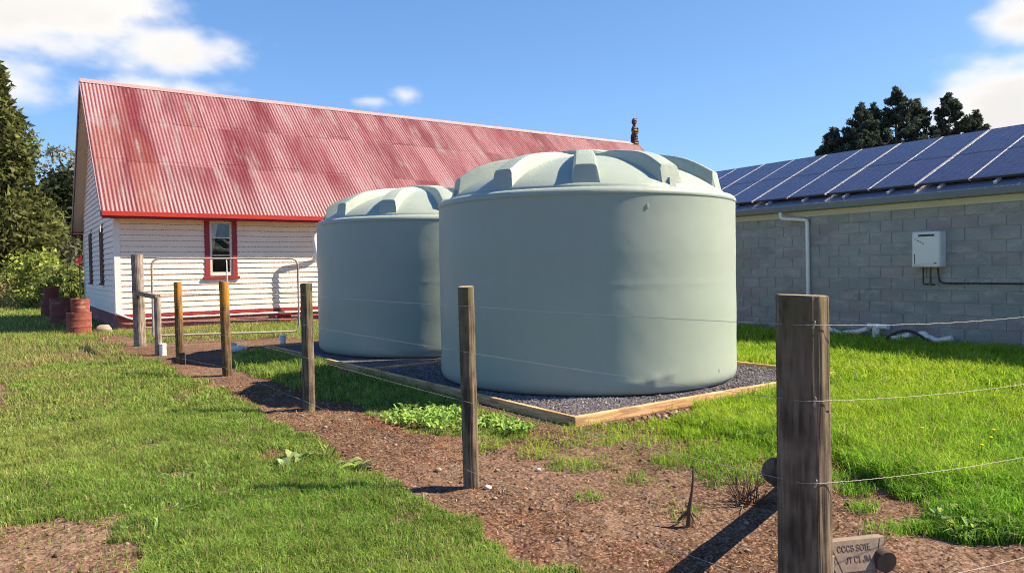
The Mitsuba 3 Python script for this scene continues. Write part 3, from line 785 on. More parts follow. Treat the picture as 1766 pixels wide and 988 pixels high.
SX0, SX1 = -8.4, 6.0
DEP = 5.2
PR = math.radians(24.39)
wall = spart('wall', cat(box(SX0, SX1, -0.19, -0.006, -0.2, ZW), box(SX0, SX1, -DEP, -DEP + 0.19, -0.2, ZW), box(SX0, SX0 + 0.19, -DEP + 0.191, -0.191, -0.2, ZW), box(SX1 - 0.19, SX1, -DEP + 0.191, -0.191, -0.2, ZW)), 'mat_mortar')
rest = []
for r_ in range(12):
    z0, z1 = r_ * 0.2 - 0.1 + 0.005, (r_ + 1) * 0.2 - 0.1 - 0.005
    z1 = min(z1, ZW - 0.004)
    xx = SX0 + (0.2 if r_ % 2 else 0.0)
    while xx < SX1 - 0.05:
        x1 = min(xx + 0.390, SX1)
        pr = rng.uniform(-0.0025, 0.0025)
        b_ = box(xx, x1, -0.03, 0.006 + pr, z0, z1, 0.004)
        if -6.2 < xx < 0.6:
            spart('block', b_, ['mat_block_a', 'mat_block_b', 'mat_block_c', 'mat_block_a'][rng.integers(0, 4)], wall)
        else:
            rest.append(b_)
        xx += 0.4
spart('blockwork', cat(rest), 'mat_block_a', wall, kind='stuff')
gl = []
for xe in (SX0 + 0.1, SX1 - 0.1):
    g_ = trimesh.creation.extrude_polygon(Polygon([(-0.05, ZW + .001), (-DEP + 0.05, ZW + .001), (-DEP / 2, ZW + (DEP / 2) * math.tan(PR) - 0.02)]), 0.08)
    g_.apply_transform(G)
    g_.apply_translation((xe - 0.04, 0, 0))
    gl.append(g_)
spart('gable', cat(gl), 'mat_block_a')
spart('wall_plate', box(SX0, SX1, 0.0095, 0.045, 2.265, 2.39, 0.003), 'mat_shedcream', label='cream board along the top of the block wall')
spart('gutter', cat(box(SX0 - 0.1, SX1 + 0.1, 0.245, 0.257, 2.375, 2.485, 0.003), box(SX0 - 0.1, SX1 + 0.1, 0.10, 0.2445, 2.375, 2.385), box(SX0 - 0.1, SX1 + 0.1, 0.088, 0.0995, 2.375, 2.47)), 'mat_guttergreen', label='grey green gutter along the shed eave')
spart('eave_lining', box(SX0, SX1, 0.0455, 0.087, 2.37, 2.385), 'mat_guttergreen')
# roof: z on the centre line of the sheet at distance t up the slope from y = 0.20
q0 = np.array([0.20, 2.475])
sd, sn = np.array([-math.cos(PR), math.sin(PR)]), np.array([math.sin(PR), math.cos(PR)])
SL = (DEP / 2 + 0.20) / math.cos(PR)
xs = np.arange(SX0 - 0.1, SX1 + 0.1, 0.076 / 6)
hh = 0.008 * (0.5 - 0.5 * np.cos(2 * math.pi * xs / 0.076))
v = []
for t in (0, SL):
    q = q0 + sd * t
    v.append(np.stack([xs, q[0] + sn[0] * hh, q[1] + sn[1] * hh], 1))
back = [np.stack([a[:, 0], -DEP - a[:, 1], a[:, 2]], 1) for a in v]
n = len(xs)
i = np.arange(n - 1)
ff = np.vstack([np.stack([i, i + 1, i + n + 1], 1), np.stack([i, i + n + 1, i + n], 1)])
sroof = spart('roof', trimesh.Trimesh(np.vstack(v), ff[:, ::-1], process=False), 'mat_shedroof', smooth=True)
spart('back_sheeting', trimesh.Trimesh(np.vstack(back), ff, process=False), 'mat_shedroof', sroof, smooth=True)
zr = (q0 + sd * SL)[1]
spart('ridge_cap', hexa([(SX0 - .1, -DEP / 2 + .15, zr - .055), (SX1 + .1, -DEP / 2 + .15, zr - .055), (SX1 + .1, -DEP / 2 - .15, zr - .055), (SX0 - .1, -DEP / 2 - .15, zr - .055), (SX0 - .1, -DEP / 2 + .02, zr + .02), (SX1 + .1, -DEP / 2 + .02, zr + .02), (SX1 + .1, -DEP / 2 - .02, zr + .02), (SX0 - .1, -DEP / 2 - .02, zr + .02)]), 'mat_shedroof', sroof)
# solar panels: two rows, each panel a thing
pb = np.array([0.0, 2.67])
edges = []
xe = -0.44
for j in range(-10, 9):
    gap = 0.034 if j % 2 == 0 else 0.010
    edges.append((j, -0.44 - j * 0.845, gap))
PL = 2.757 / 2
n_p = 0
ORD = ['first', 'second', 'third', 'fourth', 'fifth', 'sixth', 'seventh', 'eighth', 'ninth', 'tenth', 'eleventh', 'twelfth']
for (j, xa, ga_), (_, xb, gb_) in zip(edges, edges[1:]):
    hi_x, lo_x = xa - ga_ / 2, xb + gb_ / 2
    if lo_x < -6.4 or hi_x > 3.0:
        continue
    for rw in range(2):
        t0, t1 = rw * PL + 0.004, (rw + 1) * PL - 0.008
        k = thing('solar_panel', f"{ORD[10 - n_p // 2]} blue solar panel from the right end of the {'upper' if rw else 'lower'} row on the shed roof", 'solar panel', 'solar panels on the shed roof')

        def P3(xx, t, hgt):
            q = pb + sd * t + sn * hgt
            return (xx, q[0], q[1])

        def slab(x0, x1, a, b, h0, h1):
            return hexa([P3(x0, a, h0), P3(x1, a, h0), P3(x1, b, h0), P3(x0, b, h0), P3(x0, a, h1), P3(x1, a, h1), P3(x1, b, h1), P3(x0, b, h1)])
        fr = 0.010
        part(k, 'frame', SHED.put(slab(lo_x, lo_x + fr, t0, t1, -0.035, 0.003)), 'mat_alu')
        part(k, 'frame', SHED.put(slab(hi_x - fr, hi_x, t0, t1, -0.035, 0.003)), 'mat_alu')
        part(k, 'end_rail', SHED.put(slab(lo_x + fr, hi_x - fr, t0, t0 + fr, -0.035, 0.002)), 'mat_black')
        part(k, 'end_rail', SHED.put(slab(lo_x + fr, hi_x - fr, t1 - fr, t1, -0.035, 0.002)), 'mat_black')
        vv = np.array([P3(lo_x + fr, t0 + fr, 0), P3(hi_x - fr, t0 + fr, 0), P3(hi_x - fr, t1 - fr, 0), P3(lo_x + fr, t1 - fr, 0)])
        part(k, 'glass', SHED.put(trimesh.Trimesh(vv, [[0, 1, 2], [0, 2, 3]], process=False)), 'mat_pv', uv=np.array([[0, 0], [1, 0], [1, 1], [0, 1.0]]))
        n_p += 1
    # feet of the mounting rail below the lower edge
    xm = (lo_x + hi_x) / 2
    if lo_x > -8:
        q = [pb + sd * t + sn * h_ for t, h_ in ((-0.13, -0.085), (-0.13, -0.04), (0.05, -0.04), (0.05, -0.085))]
        spart('rail_foot', hexa([(xm - .022, *q[0]), (xm + .022, *q[0]), (xm + .022, *q[3]), (xm - .022, *q[3]), (xm - .022, *q[1]), (xm + .022, *q[1]), (xm + .022, *q[2]), (xm - .022, *q[2])]), 'mat_alu', sroof)
# downpipe, water heater, pipes
pp = bend([(-1.28, 0.19, 2.38), (-1.28, 0.19, 2.26), (-1.78, 0.06, 2.205), (-1.80, 0.055, 0.0)], 0.06)
spart('downpipe', tube(pp, 0.036, 12), 'mat_pvc', smooth=40, label='white downpipe with a jog under the shed eave')
heater = thing('water_heater', 'pale grey gas water heater box fixed to the shed block wall', 'water heater')
part(heater, 'casing', SHED.put(box(-4.32, -3.86, 0.006, 0.19, 1.285, 1.865, 0.012)), 'mat_heater')
part(heater, 'cover', SHED.put(box(-4.305, -3.875, 0.1905, 0.202, 1.30, 1.85, 0.008)), 'mat_heater')
part(heater, 'vent_slot', SHED.put(box(-4.235, -3.975, 0.2025, 0.206, 1.785, 1.822)), 'mat_black')
mk = [box(-4.27 + 0.0, -4.225, 0.2025, 0.2045, 1.345, 1.362), box(-4.27, -4.03, 0.2025, 0.2045, 1.328, 1.333), box(-4.015, -3.905, 0.2025, 0.2045, 1.328, 1.333), box(-3.922, -3.905, 0.2025, 0.2045, 1.34, 1.50)]
for k_, (a_, b_) in enumerate(((-3.93, 1.745), (-3.97, 1.72), (-4.01, 1.70), (-4.05, 1.672))):
    mk.append(box(a_ - 0.014, a_ + 0.014, 0.2025, 0.2045, b_ - 0.008, b_ + 0.008))
part(heater, 'marking', SHED.put(cat(mk)), 'mat_mark')
for xx, zz, jog in ((-4.00, 1.005, -0.07), (-4.12, 1.00, -0.05)):
    part(heater, 'pipe', SHED.put(tube(bend([(xx, 0.10, 1.284), (xx, 0.10, zz), (xx + jog, 0.06, zz - 0.005)], 0.03), 0.013, 8)), 'mat_black', smooth=40)
part(heater, 'supply_pipe', SHED.put(tube(bend([(-4.22, 0.08, 1.284), (-4.24, 0.05, 1.02), (-8.3, 0.04, 1.035)], 0.08), 0.014, 8)), 'mat_black', smooth=40)
# loose pipes along the foot of the wall
sp_ = lambda pts, r=0.045: SHED.put(tube(pts, r, 10))    # noqa: E731
whole('drain_pipe', sp_(bend([(-2.25, .22, .20), (-2.55, .20, .10), (-2.95, .20, .16), (-3.08, .20, .22)], .05)), 'mat_pvc', 'white drain pipe bent at both ends lying along the shed wall foot', 'pipe', smooth=40)
whole('drain_pipe', cat(sp_([(-3.10, .20, .27), (-3.46, .20, .27)], .05), sp_([(-3.24, .20, .25), (-3.24, .20, .04)], .062)), 'mat_pvc', 'white T shaped drain fitting standing in grass by the shed wall', 'pipe', smooth=40)
whole('drain_pipe', sp_(bend([(-3.55, .25, .08), (-3.66, .24, .10), (-3.85, .22, .17)], .04)), 'mat_pvc', 'short white pipe stub leaning beside the black hose at the shed wall', 'pipe', smooth=40)
whole('drain_pipe', sp_(bend([(-3.98, .18, .17), (-4.05, .18, .20), (-4.12, .18, .12)], .03), .05), 'mat_pvc', 'small white pipe elbow at the right end of the black hose', 'pipe', smooth=40)
whole('drain_pipe', sp_(bend([(-4.18, .25, .15), (-4.30, .24, .09), (-4.52, .22, .16)], .06)), 'mat_pvc', 'rightmost white pipe bend lying at the shed wall foot', 'pipe', smooth=40)
whole('hose', SHED.put(tube([(-3.42 - 0.95 * t, .24, .06 + .17 * math.sin(math.pi * min(1, t * 1.25)) * (1 if t < .8 else .6)) for t in np.linspace(0, 1, 14)], 0.022, 8)), 'mat_black', 'black hose looping over the white pipes at the shed wall', 'hose', smooth=True)

# ------------------------------------------------------------------ timber edged gravel pad and the two tanks
pad = thing('gravel_pad', 'grey gravel pad edged with pale timber boards under both tanks', 'gravel pad')
PW, PH, TH = 3.97, 8.12, 0.045
gxs, gys = np.linspace(TH, PW - TH, 60), np.linspace(TH, PH - TH, 110)
Xg, Yg = np.meshgrid(gxs, gys)
Zg = 0.085 + 0.022 * (meshkit.fbm(np.stack([Xg * 3, Yg * 3, Xg * 0], -1), 3, 15) - 0.5)
v = np.stack([Xg.ravel(), Yg.ravel(), Zg.ravel()], 1)
i = (np.arange(109)[:, None] * 60 + np.arange(59)).ravel()
part(pad, 'gravel', SHED.__class__.put(PAD, trimesh.Trimesh(v, np.vstack([np.stack([i, i + 1, i + 61], 1), np.stack([i, i + 61, i + 60], 1)])[:, ::-1], process=False)), 'mat_gravel', smooth=True, kind='stuff')
# loose chips in front
n = 9000
cxp, cyp = rng.uniform(TH, PW - TH, n), rng.uniform(TH, 4.1, n)
keep = (cxp - 1.98) ** 2 + (cyp - 2.08) ** 2 > 1.75 ** 2
keep &= ~((cyp > 1.2) & (rng.random(n) > 0.6))
cxp, cyp = cxp[keep], cyp[keep]
n = len(cxp)
octa = trimesh.creation.icosahedron()
s = rng.uniform(0.006, 0.013, n)
v = octa.vertices[None] * (1 + 0.7 * (rng.random((n, 12, 1)) - 0.5)) * s[:, None, None]
v = v + np.stack([cxp, cyp, np.full(n, 0.090)], 1)[:, None]
f = (octa.faces[None] + (np.arange(n) * 12)[:, None, None]).reshape(-1, 3)
cc = np.array([0.20, 0.192, 0.212]) * (0.45 + 1.1 * rng.random((n, 1)) ** 1.5)
part(pad, 'chips', PAD.put(trimesh.Trimesh(v.reshape(-1, 3), f, process=False)), 'mat_straw', kind='stuff', color=np.repeat(cc, 12, 0))


def edging(x0, x1, y0, y1, top):
    part(pad, 'edge_board', PAD.put(box(x0, x1, y0, y1, -0.08, top, 0.004)), 'mat_pine')


edging(0.0, PW / 2 + 0.35, 0.0, TH, 0.125)
edging(PW / 2 + 0.352, PW, 0.0, TH, 0.122)
edging(0.0, TH, TH + 0.001, 4.16, 0.125)
edging(0.0, TH, 4.162, PH, 0.120)
edging(PW - TH, PW, TH + 0.001, 4.2, 0.122)
edging(PW - TH, PW, 4.202, PH, 0.125)
edging(TH + 0.001, PW - TH - 0.001, PH - TH, PH, 0.120)
edging(TH + 0.001, PW - TH - 0.001, 4.12, 4.12 + TH, 0.112)

R = 1.763
dome = lambda r: 2.175 + 0.515 * np.maximum(0, 1 - (np.minimum(r, 1.66) / 1.66) ** 2) ** 0.80    # noqa: E731


def revolve(prof, n=160):
    prof = np.asarray(prof, float)
    a = np.arange(n) * 2 * math.pi / n
    v = np.stack([np.outer(prof[:, 0], np.sin(a)), np.outer(prof[:, 0], -np.cos(a)), np.repeat(prof[:, 1:2], n, 1)], -1).reshape(-1, 3)
    k = len(prof)
    i, j = np.meshgrid(np.arange(k - 1), np.arange(n), indexing='ij')
    a_, b_ = i * n + j, i * n + (j + 1) % n
    f = np.stack([a_, b_, b_ + n, a_ + n], -1).reshape(-1, 4)
    return v, np.vstack([f[:, [0, 1, 2]], f[:, [0, 2, 3]]])


def make_tank(c, rot, label, dents):
    t = thing('water_tank', label, 'water tank')
    zb = 0.088
    prof = [(R - 0.09, zb), (R - 0.045, zb + 0.012), (R - 0.012, zb + 0.045), (R, zb + 0.095)]
    prof += [(R + 0.002 * math.sin(zz * 9), zz) for zz in np.linspace(zb + 0.13, 2.075, 66)]
    prof += [(R, 2.085), (R + 0.006, 2.090), (R + 0.009, 2.105), (R + 0.006, 2.125), (R - 0.006, 2.145), (R - 0.028, 2.160), (R - 0.060, 2.170), (R - 0.11, 2.176)]
    v, f = revolve(prof, 200)
    rad = np.hypot(v[:, 0], v[:, 1])
    phi = np.arctan2(v[:, 0], -v[:, 1])
    z = v[:, 2]
    dr_ = 0.003 * np.exp(-((z - 1.20) / 0.016) ** 2) + 0.001 * np.exp(-((z - 1.52) / 0.02) ** 2)
    dr_ += 0.0035 * (meshkit.fbm(np.stack([v[:, 0] * 1.3, v[:, 1] * 1.3, z * 1.5], 1), 3, 5) - 0.5) * sstep(0.1, 0.4, z) * sstep(2.1, 1.8, z)
    for dp, dz, da, s1, s2 in dents:
        dr_ += da * np.exp(-((phi - math.radians(dp)) / s1) ** 2 - ((z - dz) / s2) ** 2)
    v[:, :2] *= (1 + dr_ / rad)[:, None]
    v[:, :2] += c
    part(t, 'wall', trimesh.Trimesh(v, f, process=False), 'mat_tank', smooth=True)
    rr = np.concatenate([[1.66, 1.657, 1.648], np.linspace(1.63, 0.02, 40)])
    v, f = revolve(np.stack([rr, np.where(rr > 1.655, 2.150, dome(rr))], 1), 160)
    v[:, :2] += c
    part(t, 'dome', trimesh.Trimesh(v, f, process=False), 'mat_tank', smooth=True)
    for k in range(11):
        a = math.radians(rot + k * 360 / 11)
        er, et = np.array([math.sin(a), -math.cos(a), 0]), np.array([math.cos(a), math.sin(a), 0])
        st = np.concatenate([[0.30], np.linspace(0.36, 1.50, 18), [1.585, 1.625]])
        vv = []
        for s_ in st:
            h_ = 0.025 + 0.055 * sstep(0.3, 0.8, s_) + 0.075 * sstep(0.7, 1.40, s_)
            if s_ <= 0.30:
                h_ = 0.002
            b_ = dome(s_) - 0.03
            tp = dome(s_) + h_
            if s_ > 1.51:
                tp = dome(1.50) + 0.155 - (s_ - 1.50) * 0.62 if s_ < 1.6 else 2.185
            wt, wb = 0.055 + 0.040 * s_ / 1.5, 0.075 + 0.070 * s_ / 1.5
            cs_ = [(-wb, b_), (-wt - 0.018, tp - 0.035 if tp - b_ > 0.06 else tp), (-wt, tp - 0.006), (-wt * 0.5, tp), (wt * 0.5, tp), (wt, tp - 0.006), (wt + 0.018, tp - 0.035 if tp - b_ > 0.06 else tp), (wb, b_)]
            for tt, zz in cs_:
                vv.append(er * s_ + et * tt + np.array([c[0], c[1], zz]))
        nn, f = 8, []
        for q_ in range(len(st) - 1):
            for w_ in range(nn - 1):
                a0 = q_ * nn + w_
                f += [[a0, a0 + nn, a0 + nn + 1], [a0, a0 + nn + 1, a0 + 1]]
        for w_ in range(1, nn - 1):
            f += [[0, w_, w_ + 1]]
            o_ = (len(st) - 1) * nn
            f += [[o_, o_ + w_ + 1, o_ + w_]]
        mr = trimesh.Trimesh(np.array(vv), np.array(f)[:, ::-1], process=False)
        rib = part(t, 'rib', mr, 'mat_tank', smooth=34)
        if k % 2 == 1:                                   # lifting lug on the end of every second rib
            e = c + er[:2] * 1.60
            lug = hexa([(-.045, -.10, 2.16), (.045, -.10, 2.16), (.045, .055, 2.16), (-.045, .055, 2.16), (-.035, -.10, 2.295), (.035, -.10, 2.295), (.035, .035, 2.275), (-.035, .035, 2.275)])
            Mx = np.eye(4)
            Mx[:3, 0], Mx[:3, 1] = et, er
            Mx[:2, 3] = e
            lug.apply_transform(Mx)
            part(t, 'lug', lug, 'mat_tank', rib) if False else scene.__setitem__(numbered(f'{t}__lug'), mikit.ply(lug, 'mat_tank'))
    v, f = revolve([(0.34, 2.66), (0.34, 2.735), (0.325, 2.752), (0.05, 2.765), (0.001, 2.765)], 48)
    v[:, :2] += c
    part(t, 'lid', trimesh.Trimesh(v, f, process=False), 'mat_tank', smooth=34)
    for a, zz in ((47, 0.26), (15, 1.97)):
        a = math.radians(a)
        er, et = np.array([math.sin(a), -math.cos(a), 0]), np.array([math.cos(a), math.sin(a), 0])
        o = np.array([c[0], c[1], zz]) + er * (R + 0.001)
        bx = box(-0.012, 0.012, -0.004, 0.005, -0.020, 0.020, 0.002)
        Mx = np.eye(4)
        Mx[:3, 0], Mx[:3, 1], Mx[:3, 3] = et, er, o
        bx.apply_transform(Mx)
        part(t, 'boss', bx, 'mat_tank')


make_tank(np.array([0.893, 8.984]), -5.0, 'large round grey green plastic water tank in front, overlapping the one behind', [(10, .22, .010, .03, .03), (14, .17, -.012, .03, .03), (17, .26, .012, .025, .04), (20, .20, -.012, .03, .035), (23, .29, .009, .03, .03)])
make_tank(np.array([-1.447, 12.395]), -13.0, 'grey green plastic water tank standing behind, half hidden by the front tank', [])

# ------------------------------------------------------------------ fence
GREY = dict(lean=0.0)


def post_mesh(x, y, z0, z1, r, seed, lean=(0, 0), seg=28, rings=34, rough=0.05):
    zs = np.linspace(z0, z1, rings)
    a = np.arange(seg) * 2 * math.pi / seg
    A, Zz = np.meshgrid(a, zs)
    q = np.stack([np.cos(A) * 1.6 + seed * 3.1, np.sin(A) * 1.6, Zz * 0.5], -1)
    g = np.stack([np.cos(A) * 5 + seed, np.sin(A) * 5, Zz * 0.9], -1)
    rr = r * (1 + rough * 2 * (meshkit.fbm(q, 3, seed) - 0.5) - 0.045 * sstep(0.60, 0.75, meshkit.fbm(g, 2, seed + 3))) * (1.03 - 0.05 * (Zz - z0) / (z1 - z0))
    lx, ly = lean[0] * Zz, lean[1] * Zz
    v = np.stack([x + lx + rr * np.cos(A), y + ly + rr * np.sin(A), Zz + 0.0035 * (Zz > z1 - 1e-6) * np.cos(A + seed)], -1).reshape(-1, 3)
    i, j = np.meshgrid(np.arange(rings - 1), np.arange(seg), indexing='ij')
    a0, b0 = i * seg + j, i * seg + (j + 1) % seg
    f = np.stack([a0, b0, b0 + seg, a0 + seg], -1).reshape(-1, 4)
    # rounded rim and cut top
    n0 = len(v)
    ring = v[-seg:]
    ctr = ring.mean(0)
    v = np.vstack([v, ctr + (ring - ctr) * 0.95 + [0, 0, 0.006]])
    k = np.arange(seg)
    f = np.vstack([f, np.stack([n0 - seg + k, n0 - seg + (k + 1) % seg, n0 + (k + 1) % seg, n0 + k], 1)])
    body = (v, f)
    top = np.vstack([v[n0:], ctr + [0, 0, 0.008]])
    tf = np.stack([k, (k + 1) % seg, np.full(seg, seg)], 1)
    return body, (top, tf)


def post(x, y, z1, r, m, seed, label, lean=(0, 0), group=None, **kw):
    k = thing('fence_post', label, 'fence post', group)
    b, t = post_mesh(x, y, -0.25, z1, r, seed, lean, **kw)
    part(k, 'shaft', b, m, smooth=True)
    part(k, 'top', t, 'mat_cut')
    return k


P1 = (1.125, 2.84)
PS = [(-0.275, 4.62), (-2.0, 7.17), (-3.83, 9.83), (-5.0, 11.03)]
ZWIRE = (1.15, 0.865, 0.555, 0.125)
p1 = post(*P1, 1.252, 0.098, 'mat_post', 3, 'thick weathered brown round post in the right foreground', (-0.006, 0), seg=48, rings=60, rough=0.035)
post(*PS[0], 1.262, 0.0505, 'mat_post', 5, 'slim dark brown round post in front of the big tank', (-0.012, 0))
post(*PS[1], 1.255, 0.058, 'mat_post', 7, 'brown post left of the far tank, by the timber edging corner', (-0.004, 0), rough=0.03)
post(*PS[2], 1.253, 0.062, 'mat_postorange', 9, 'post with an orange lichen covered top below the house window', (-0.014, 0), rough=0.03)
post(*PS[3], 1.243, 0.057, 'mat_postorange', 11, 'thin mossy brown post between the short stub and the orange post', (-0.006, 0))
post(-7.11, 14.03, 1.74, 0.105, 'mat_postgrey', 13, 'tall pale weathered gate post at the left end of the metal gate', (-0.012, 0), rough=0.11)
k = thing('stay_post', 'short grey post with a crossrail tied to the tall gate post', 'post')
b, t = post_mesh(-5.99, 12.42, -0.2, 0.97, 0.055, 15)
part(k, 'shaft', b, 'mat_postgrey', smooth=True)
part(k, 'top', t, 'mat_cut')
part(k, 'rail', tube([(-7.02, 13.92, 1.01), (-6.6, 13.3, 0.995), (-5.97, 12.40, 0.985)], 0.048, 12), 'mat_postgrey', smooth=40)
whole('stake', box(-4.93, -4.84, 10.84, 10.87, -0.1, 0.21, 0.004), 'mat_logend', 'short dark board stake at the foot of the thin mossy post', 'stake')


def wire_pts(a, b, sag=0.012, n=9):
    t = np.linspace(0, 1, n)[:, None]
    p = np.array(a) * (1 - t) + np.array(b) * t
    p[:, 2] -= sag * 4 * (t * (1 - t))[:, 0]
    return p


names = ('top', 'second', 'third', 'bottom')
for w_, zz in enumerate(ZWIRE):
    chain = [np.array([P1[0] - 0.062, P1[1] - 0.078])]
    for (px, py), rr in zip(PS, (0.052, 0.06, 0.063, 0.058)):
        chain.append(np.array([px - 0.012 * zz - rr * 0.70, py - rr * 0.72]))
    chain.append(np.array([-7.15, 13.92]))
    pts = [wire_pts((*a, zz + (0 if i_ else 0)), (*b, zz), 0.006) for i_, (a, b) in enumerate(zip(chain, chain[1:]))]
    whole('fence_wire', tube(np.vstack([p[:-1] for p in pts[:-1]] + [pts[-1]]), 0.0011, 5), 'mat_galv', f'{names[w_]} wire of the fence running left along the slim posts', 'wire', smooth=True)
    # round the front of the strainer and off to the right
    arc = [(P1[0] + 0.1005 * math.cos(a_), P1[1] + 0.1005 * math.sin(a_), zz) for a_ in np.radians(np.linspace(231, 285, 8))]
    e = (P1[0] + 0.026 + 1.00, P1[1] - 0.097 + 0.36, zz - 0.012)
    far = (P1[0] + 0.026 + 3.0, P1[1] - 0.097 + 1.08, zz - 0.0)
    whole('fence_wire', tube(np.vstack([arc, wire_pts(arc[-1], e, 0.012)[1:], wire_pts(e, far, 0.006)[1:]]), 0.0012, 6), 'mat_galv', f'{names[w_]} wire of the fence running right from the thick post', 'wire', smooth=True)
    if w_ < 3:
        a_ = math.radians(272)
        o = np.array([P1[0] - 0.006 * zz + 0.1035 * math.cos(a_), P1[1] + 0.1035 * math.sin(a_), zz])
        part(p1, 'staple', tube(bend([o + [0.004, 0.012, 0.013], o + [0.003, -0.004, 0.013], o + [-0.003, -0.004, -0.013], o + [-0.004, 0.012, -0.013]], 0.004, 3), 0.0022, 6), 'mat_galv', smooth=True)

# the stay behind the strainer post
whole('stay_log', tube([(1.045, 2.93, 0.55), (1.07, 2.985, 0.53), (1.90, 4.80, -0.02)], 0.055, 16), 'mat_post', 'round log stay leaning to the ground from behind the thick foreground post', 'log', smooth=40)

# the block at the foot of the strainer
ang = math.atan2(0.10, 0.25)
BX = Ax((1.262, 2.925), math.radians(78))
blk = thing('timber_block', 'weathered timber block with carved letters beside the thick foreground post', 'block')


def bpart(name, mesh, m, **kw):
    part(blk, name, BX.put(mesh), m, **kw)


tilt = 0.24
bpart('board', hexa([(0.0, -0.035, 0.150), (0.205, -0.035, 0.150), (0.205, 0.03, 0.140), (0.0, 0.03, 0.140), (-0.035, 0.0, 0.262), (0.245, 0.0, 0.262), (0.245, 0.035, 0.262), (-0.035, 0.035, 0.262)]), 'mat_oldblock')
bpart('ledge', cat(hexa([(0.01, -0.045, 0.02), (0.20, -0.045, 0.02), (0.20, 0.07, 0.02), (0.01, 0.07, 0.02), (0.015, -0.020, 0.149), (0.195, -0.020, 0.149), (0.195, 0.06, 0.139), (0.015, 0.06, 0.139)]), tube([(0.0, -0.05, 0.055), (0.09, -0.055, 0.082), (0.18, -0.05, 0.06)], 0.040, 12)), 'mat_oldblock', smooth=30)
bpart('log_end', tube([(0.222, -0.045, 0.175), (0.222, 0.08, 0.19)], [0.044, 0.050], 22), 'mat_logend', smooth=40)
bpart('brace', hexa([(-0.075, -0.05, -0.02), (-0.045, -0.05, -0.02), (-0.045, -0.02, -0.02), (-0.075, -0.02, -0.02), (-0.045, -0.055, 0.228), (-0.018, -0.055, 0.228), (-0.018, -0.028, 0.228), (-0.045, -0.028, 0.228)]), 'mat_postgrey')
# letters and the two slanting grooves, cut shallow and dark
fn = np.array([0, -1.0, -0.31])
fn /= np.linalg.norm(fn)
fx = np.array([1.0, 0, 0])
fu = np.cross(fn, fx) * -1
fu = fu if fu[2] > 0 else -fu
let = []
for txt, hgt, xo, zo in (('CCCS SOIE', 0.0235, 0.022, 0.222), ('JT CI JM', 0.0235, 0.050, 0.180)):
    tm = meshkit.text_mesh(txt, hgt, 0.0025)
    tm.apply_scale((1, 1, 1))
    wd = tm.bounds[1][0] - tm.bounds[0][0]
    want = 0.150 if hgt and xo < 0.03 else 0.115
    tm.vertices[:, 0] = (tm.vertices[:, 0] - tm.bounds[0][0]) * want / wd
    let.append((tm, xo, zo))
fz = lambda zz: -0.035 + 0.035 * (zz - 0.150) / 0.112     # noqa: E731  (front face of the board)
for tm, xo, zo in let:
    vv = tm.vertices.copy()
    zz = zo + vv[:, 1]
    out = np.stack([xo + vv[:, 0], fz(zz) - 0.0012 + 0.001 - vv[:, 2] * 0.6, zz], 1)
    bpart('lettering', trimesh.Trimesh(out, tm.faces[:, ::-1], process=False), 'mat_carved')
for xa, xb in ((-0.008, 0.028), (0.222, 0.178)):
    bpart('groove', hexa([(xb - .002, fz(.152) - .0012, .152), (xb + .002, fz(.152) - .0012, .152), (xb + .002, fz(.152) + .004, .152), (xb - .002, fz(.152) + .004, .152), (xa - .002, fz(.258) - .0012, .258), (xa + .002, fz(.258) - .0012, .258), (xa + .002, fz(.258) + .004, .258), (xa - .002, fz(.258) + .004, .258)]), 'mat_logend')

# ------------------------------------------------------------------ metal gate
gate = thing('gate', 'open framed galvanised metal gate in front of the house', 'gate')
gA, gB = np.array([-6.90, 14.12]), np.array([-4.50, 15.50])
gp = lambda t, zz: np.array([*(gA + (gB - gA) * t), zz])    # noqa: E731
part(gate, 'frame', tube(bend([gp(0, 0.19), gp(0, 1.665), gp(1, 1.648), gp(1, 0.12), gp(0.01, 0.185)], 0.16, 6), 0.021, 10), 'mat_galvgate', smooth=True)
part(gate, 'rail', tube([gp(0.01, 0.98), gp(0.99, 0.905)], 0.012, 8), 'mat_galvgate', smooth=True)
part(gate, 'rail', tube([gp(0.01, 0.44), gp(0.99, 0.385)], 0.007, 8), 'mat_galvgate', smooth=True)
part(gate, 'upright', tube([gp(0.49, 0.16), gp(0.49, 1.64)], 0.012, 8), 'mat_pvc', smooth=True, label='pale upright bar in the middle of the gate')
part(gate, 'latch', tube([gp(0.90, 0.97), gp(0.975, 1.13)], 0.006, 6), 'mat_galv', smooth=True)
for zz in (0.35, 1.45):
    part(gate, 'hinge', tube([gp(-0.055, zz), gp(0.0, zz)], 0.014, 8), 'mat_galv', smooth=True)

# white standpipes, stones, drums
whole('standpipe', tube([(-5.90, 12.38, -0.1), (-5.90, 12.38, 0.20)], 0.055, 20), 'mat_pvc', 'white capped pipe stub standing beside the short grey post', 'pipe', smooth=40)
whole('standpipe', cat(tube([(-4.26, 13.62, -0.1), (-4.26, 13.62, 0.18)], 0.055, 20), tube([(-4.26, 13.62, 0.13), (-4.26, 13.62, 0.21)], 0.066, 20)), 'mat_pvc', 'white pipe stub with a wide cap near the back corner of the gravel pad', 'pipe', smooth=40)
whole('stone', rock((-5.05, 13.15, 0.06), 0.12, 3), 'mat_whitestone', 'rounded white stone lying left behind the orange topped post', 'stone', smooth=True)
whole('stone', rock((-4.76, 12.70, 0.05), 0.16, 4, 0.45), 'mat_whitestone', 'flat white stone lying just right behind the orange topped post', 'stone', smooth=True)
whole('stone', rock((-9.62, 17.30, 0.05), 0.20, 8, 0.75), 'mat_stone', 'buff boulder at the foot of the house corner', 'stone', smooth=True)
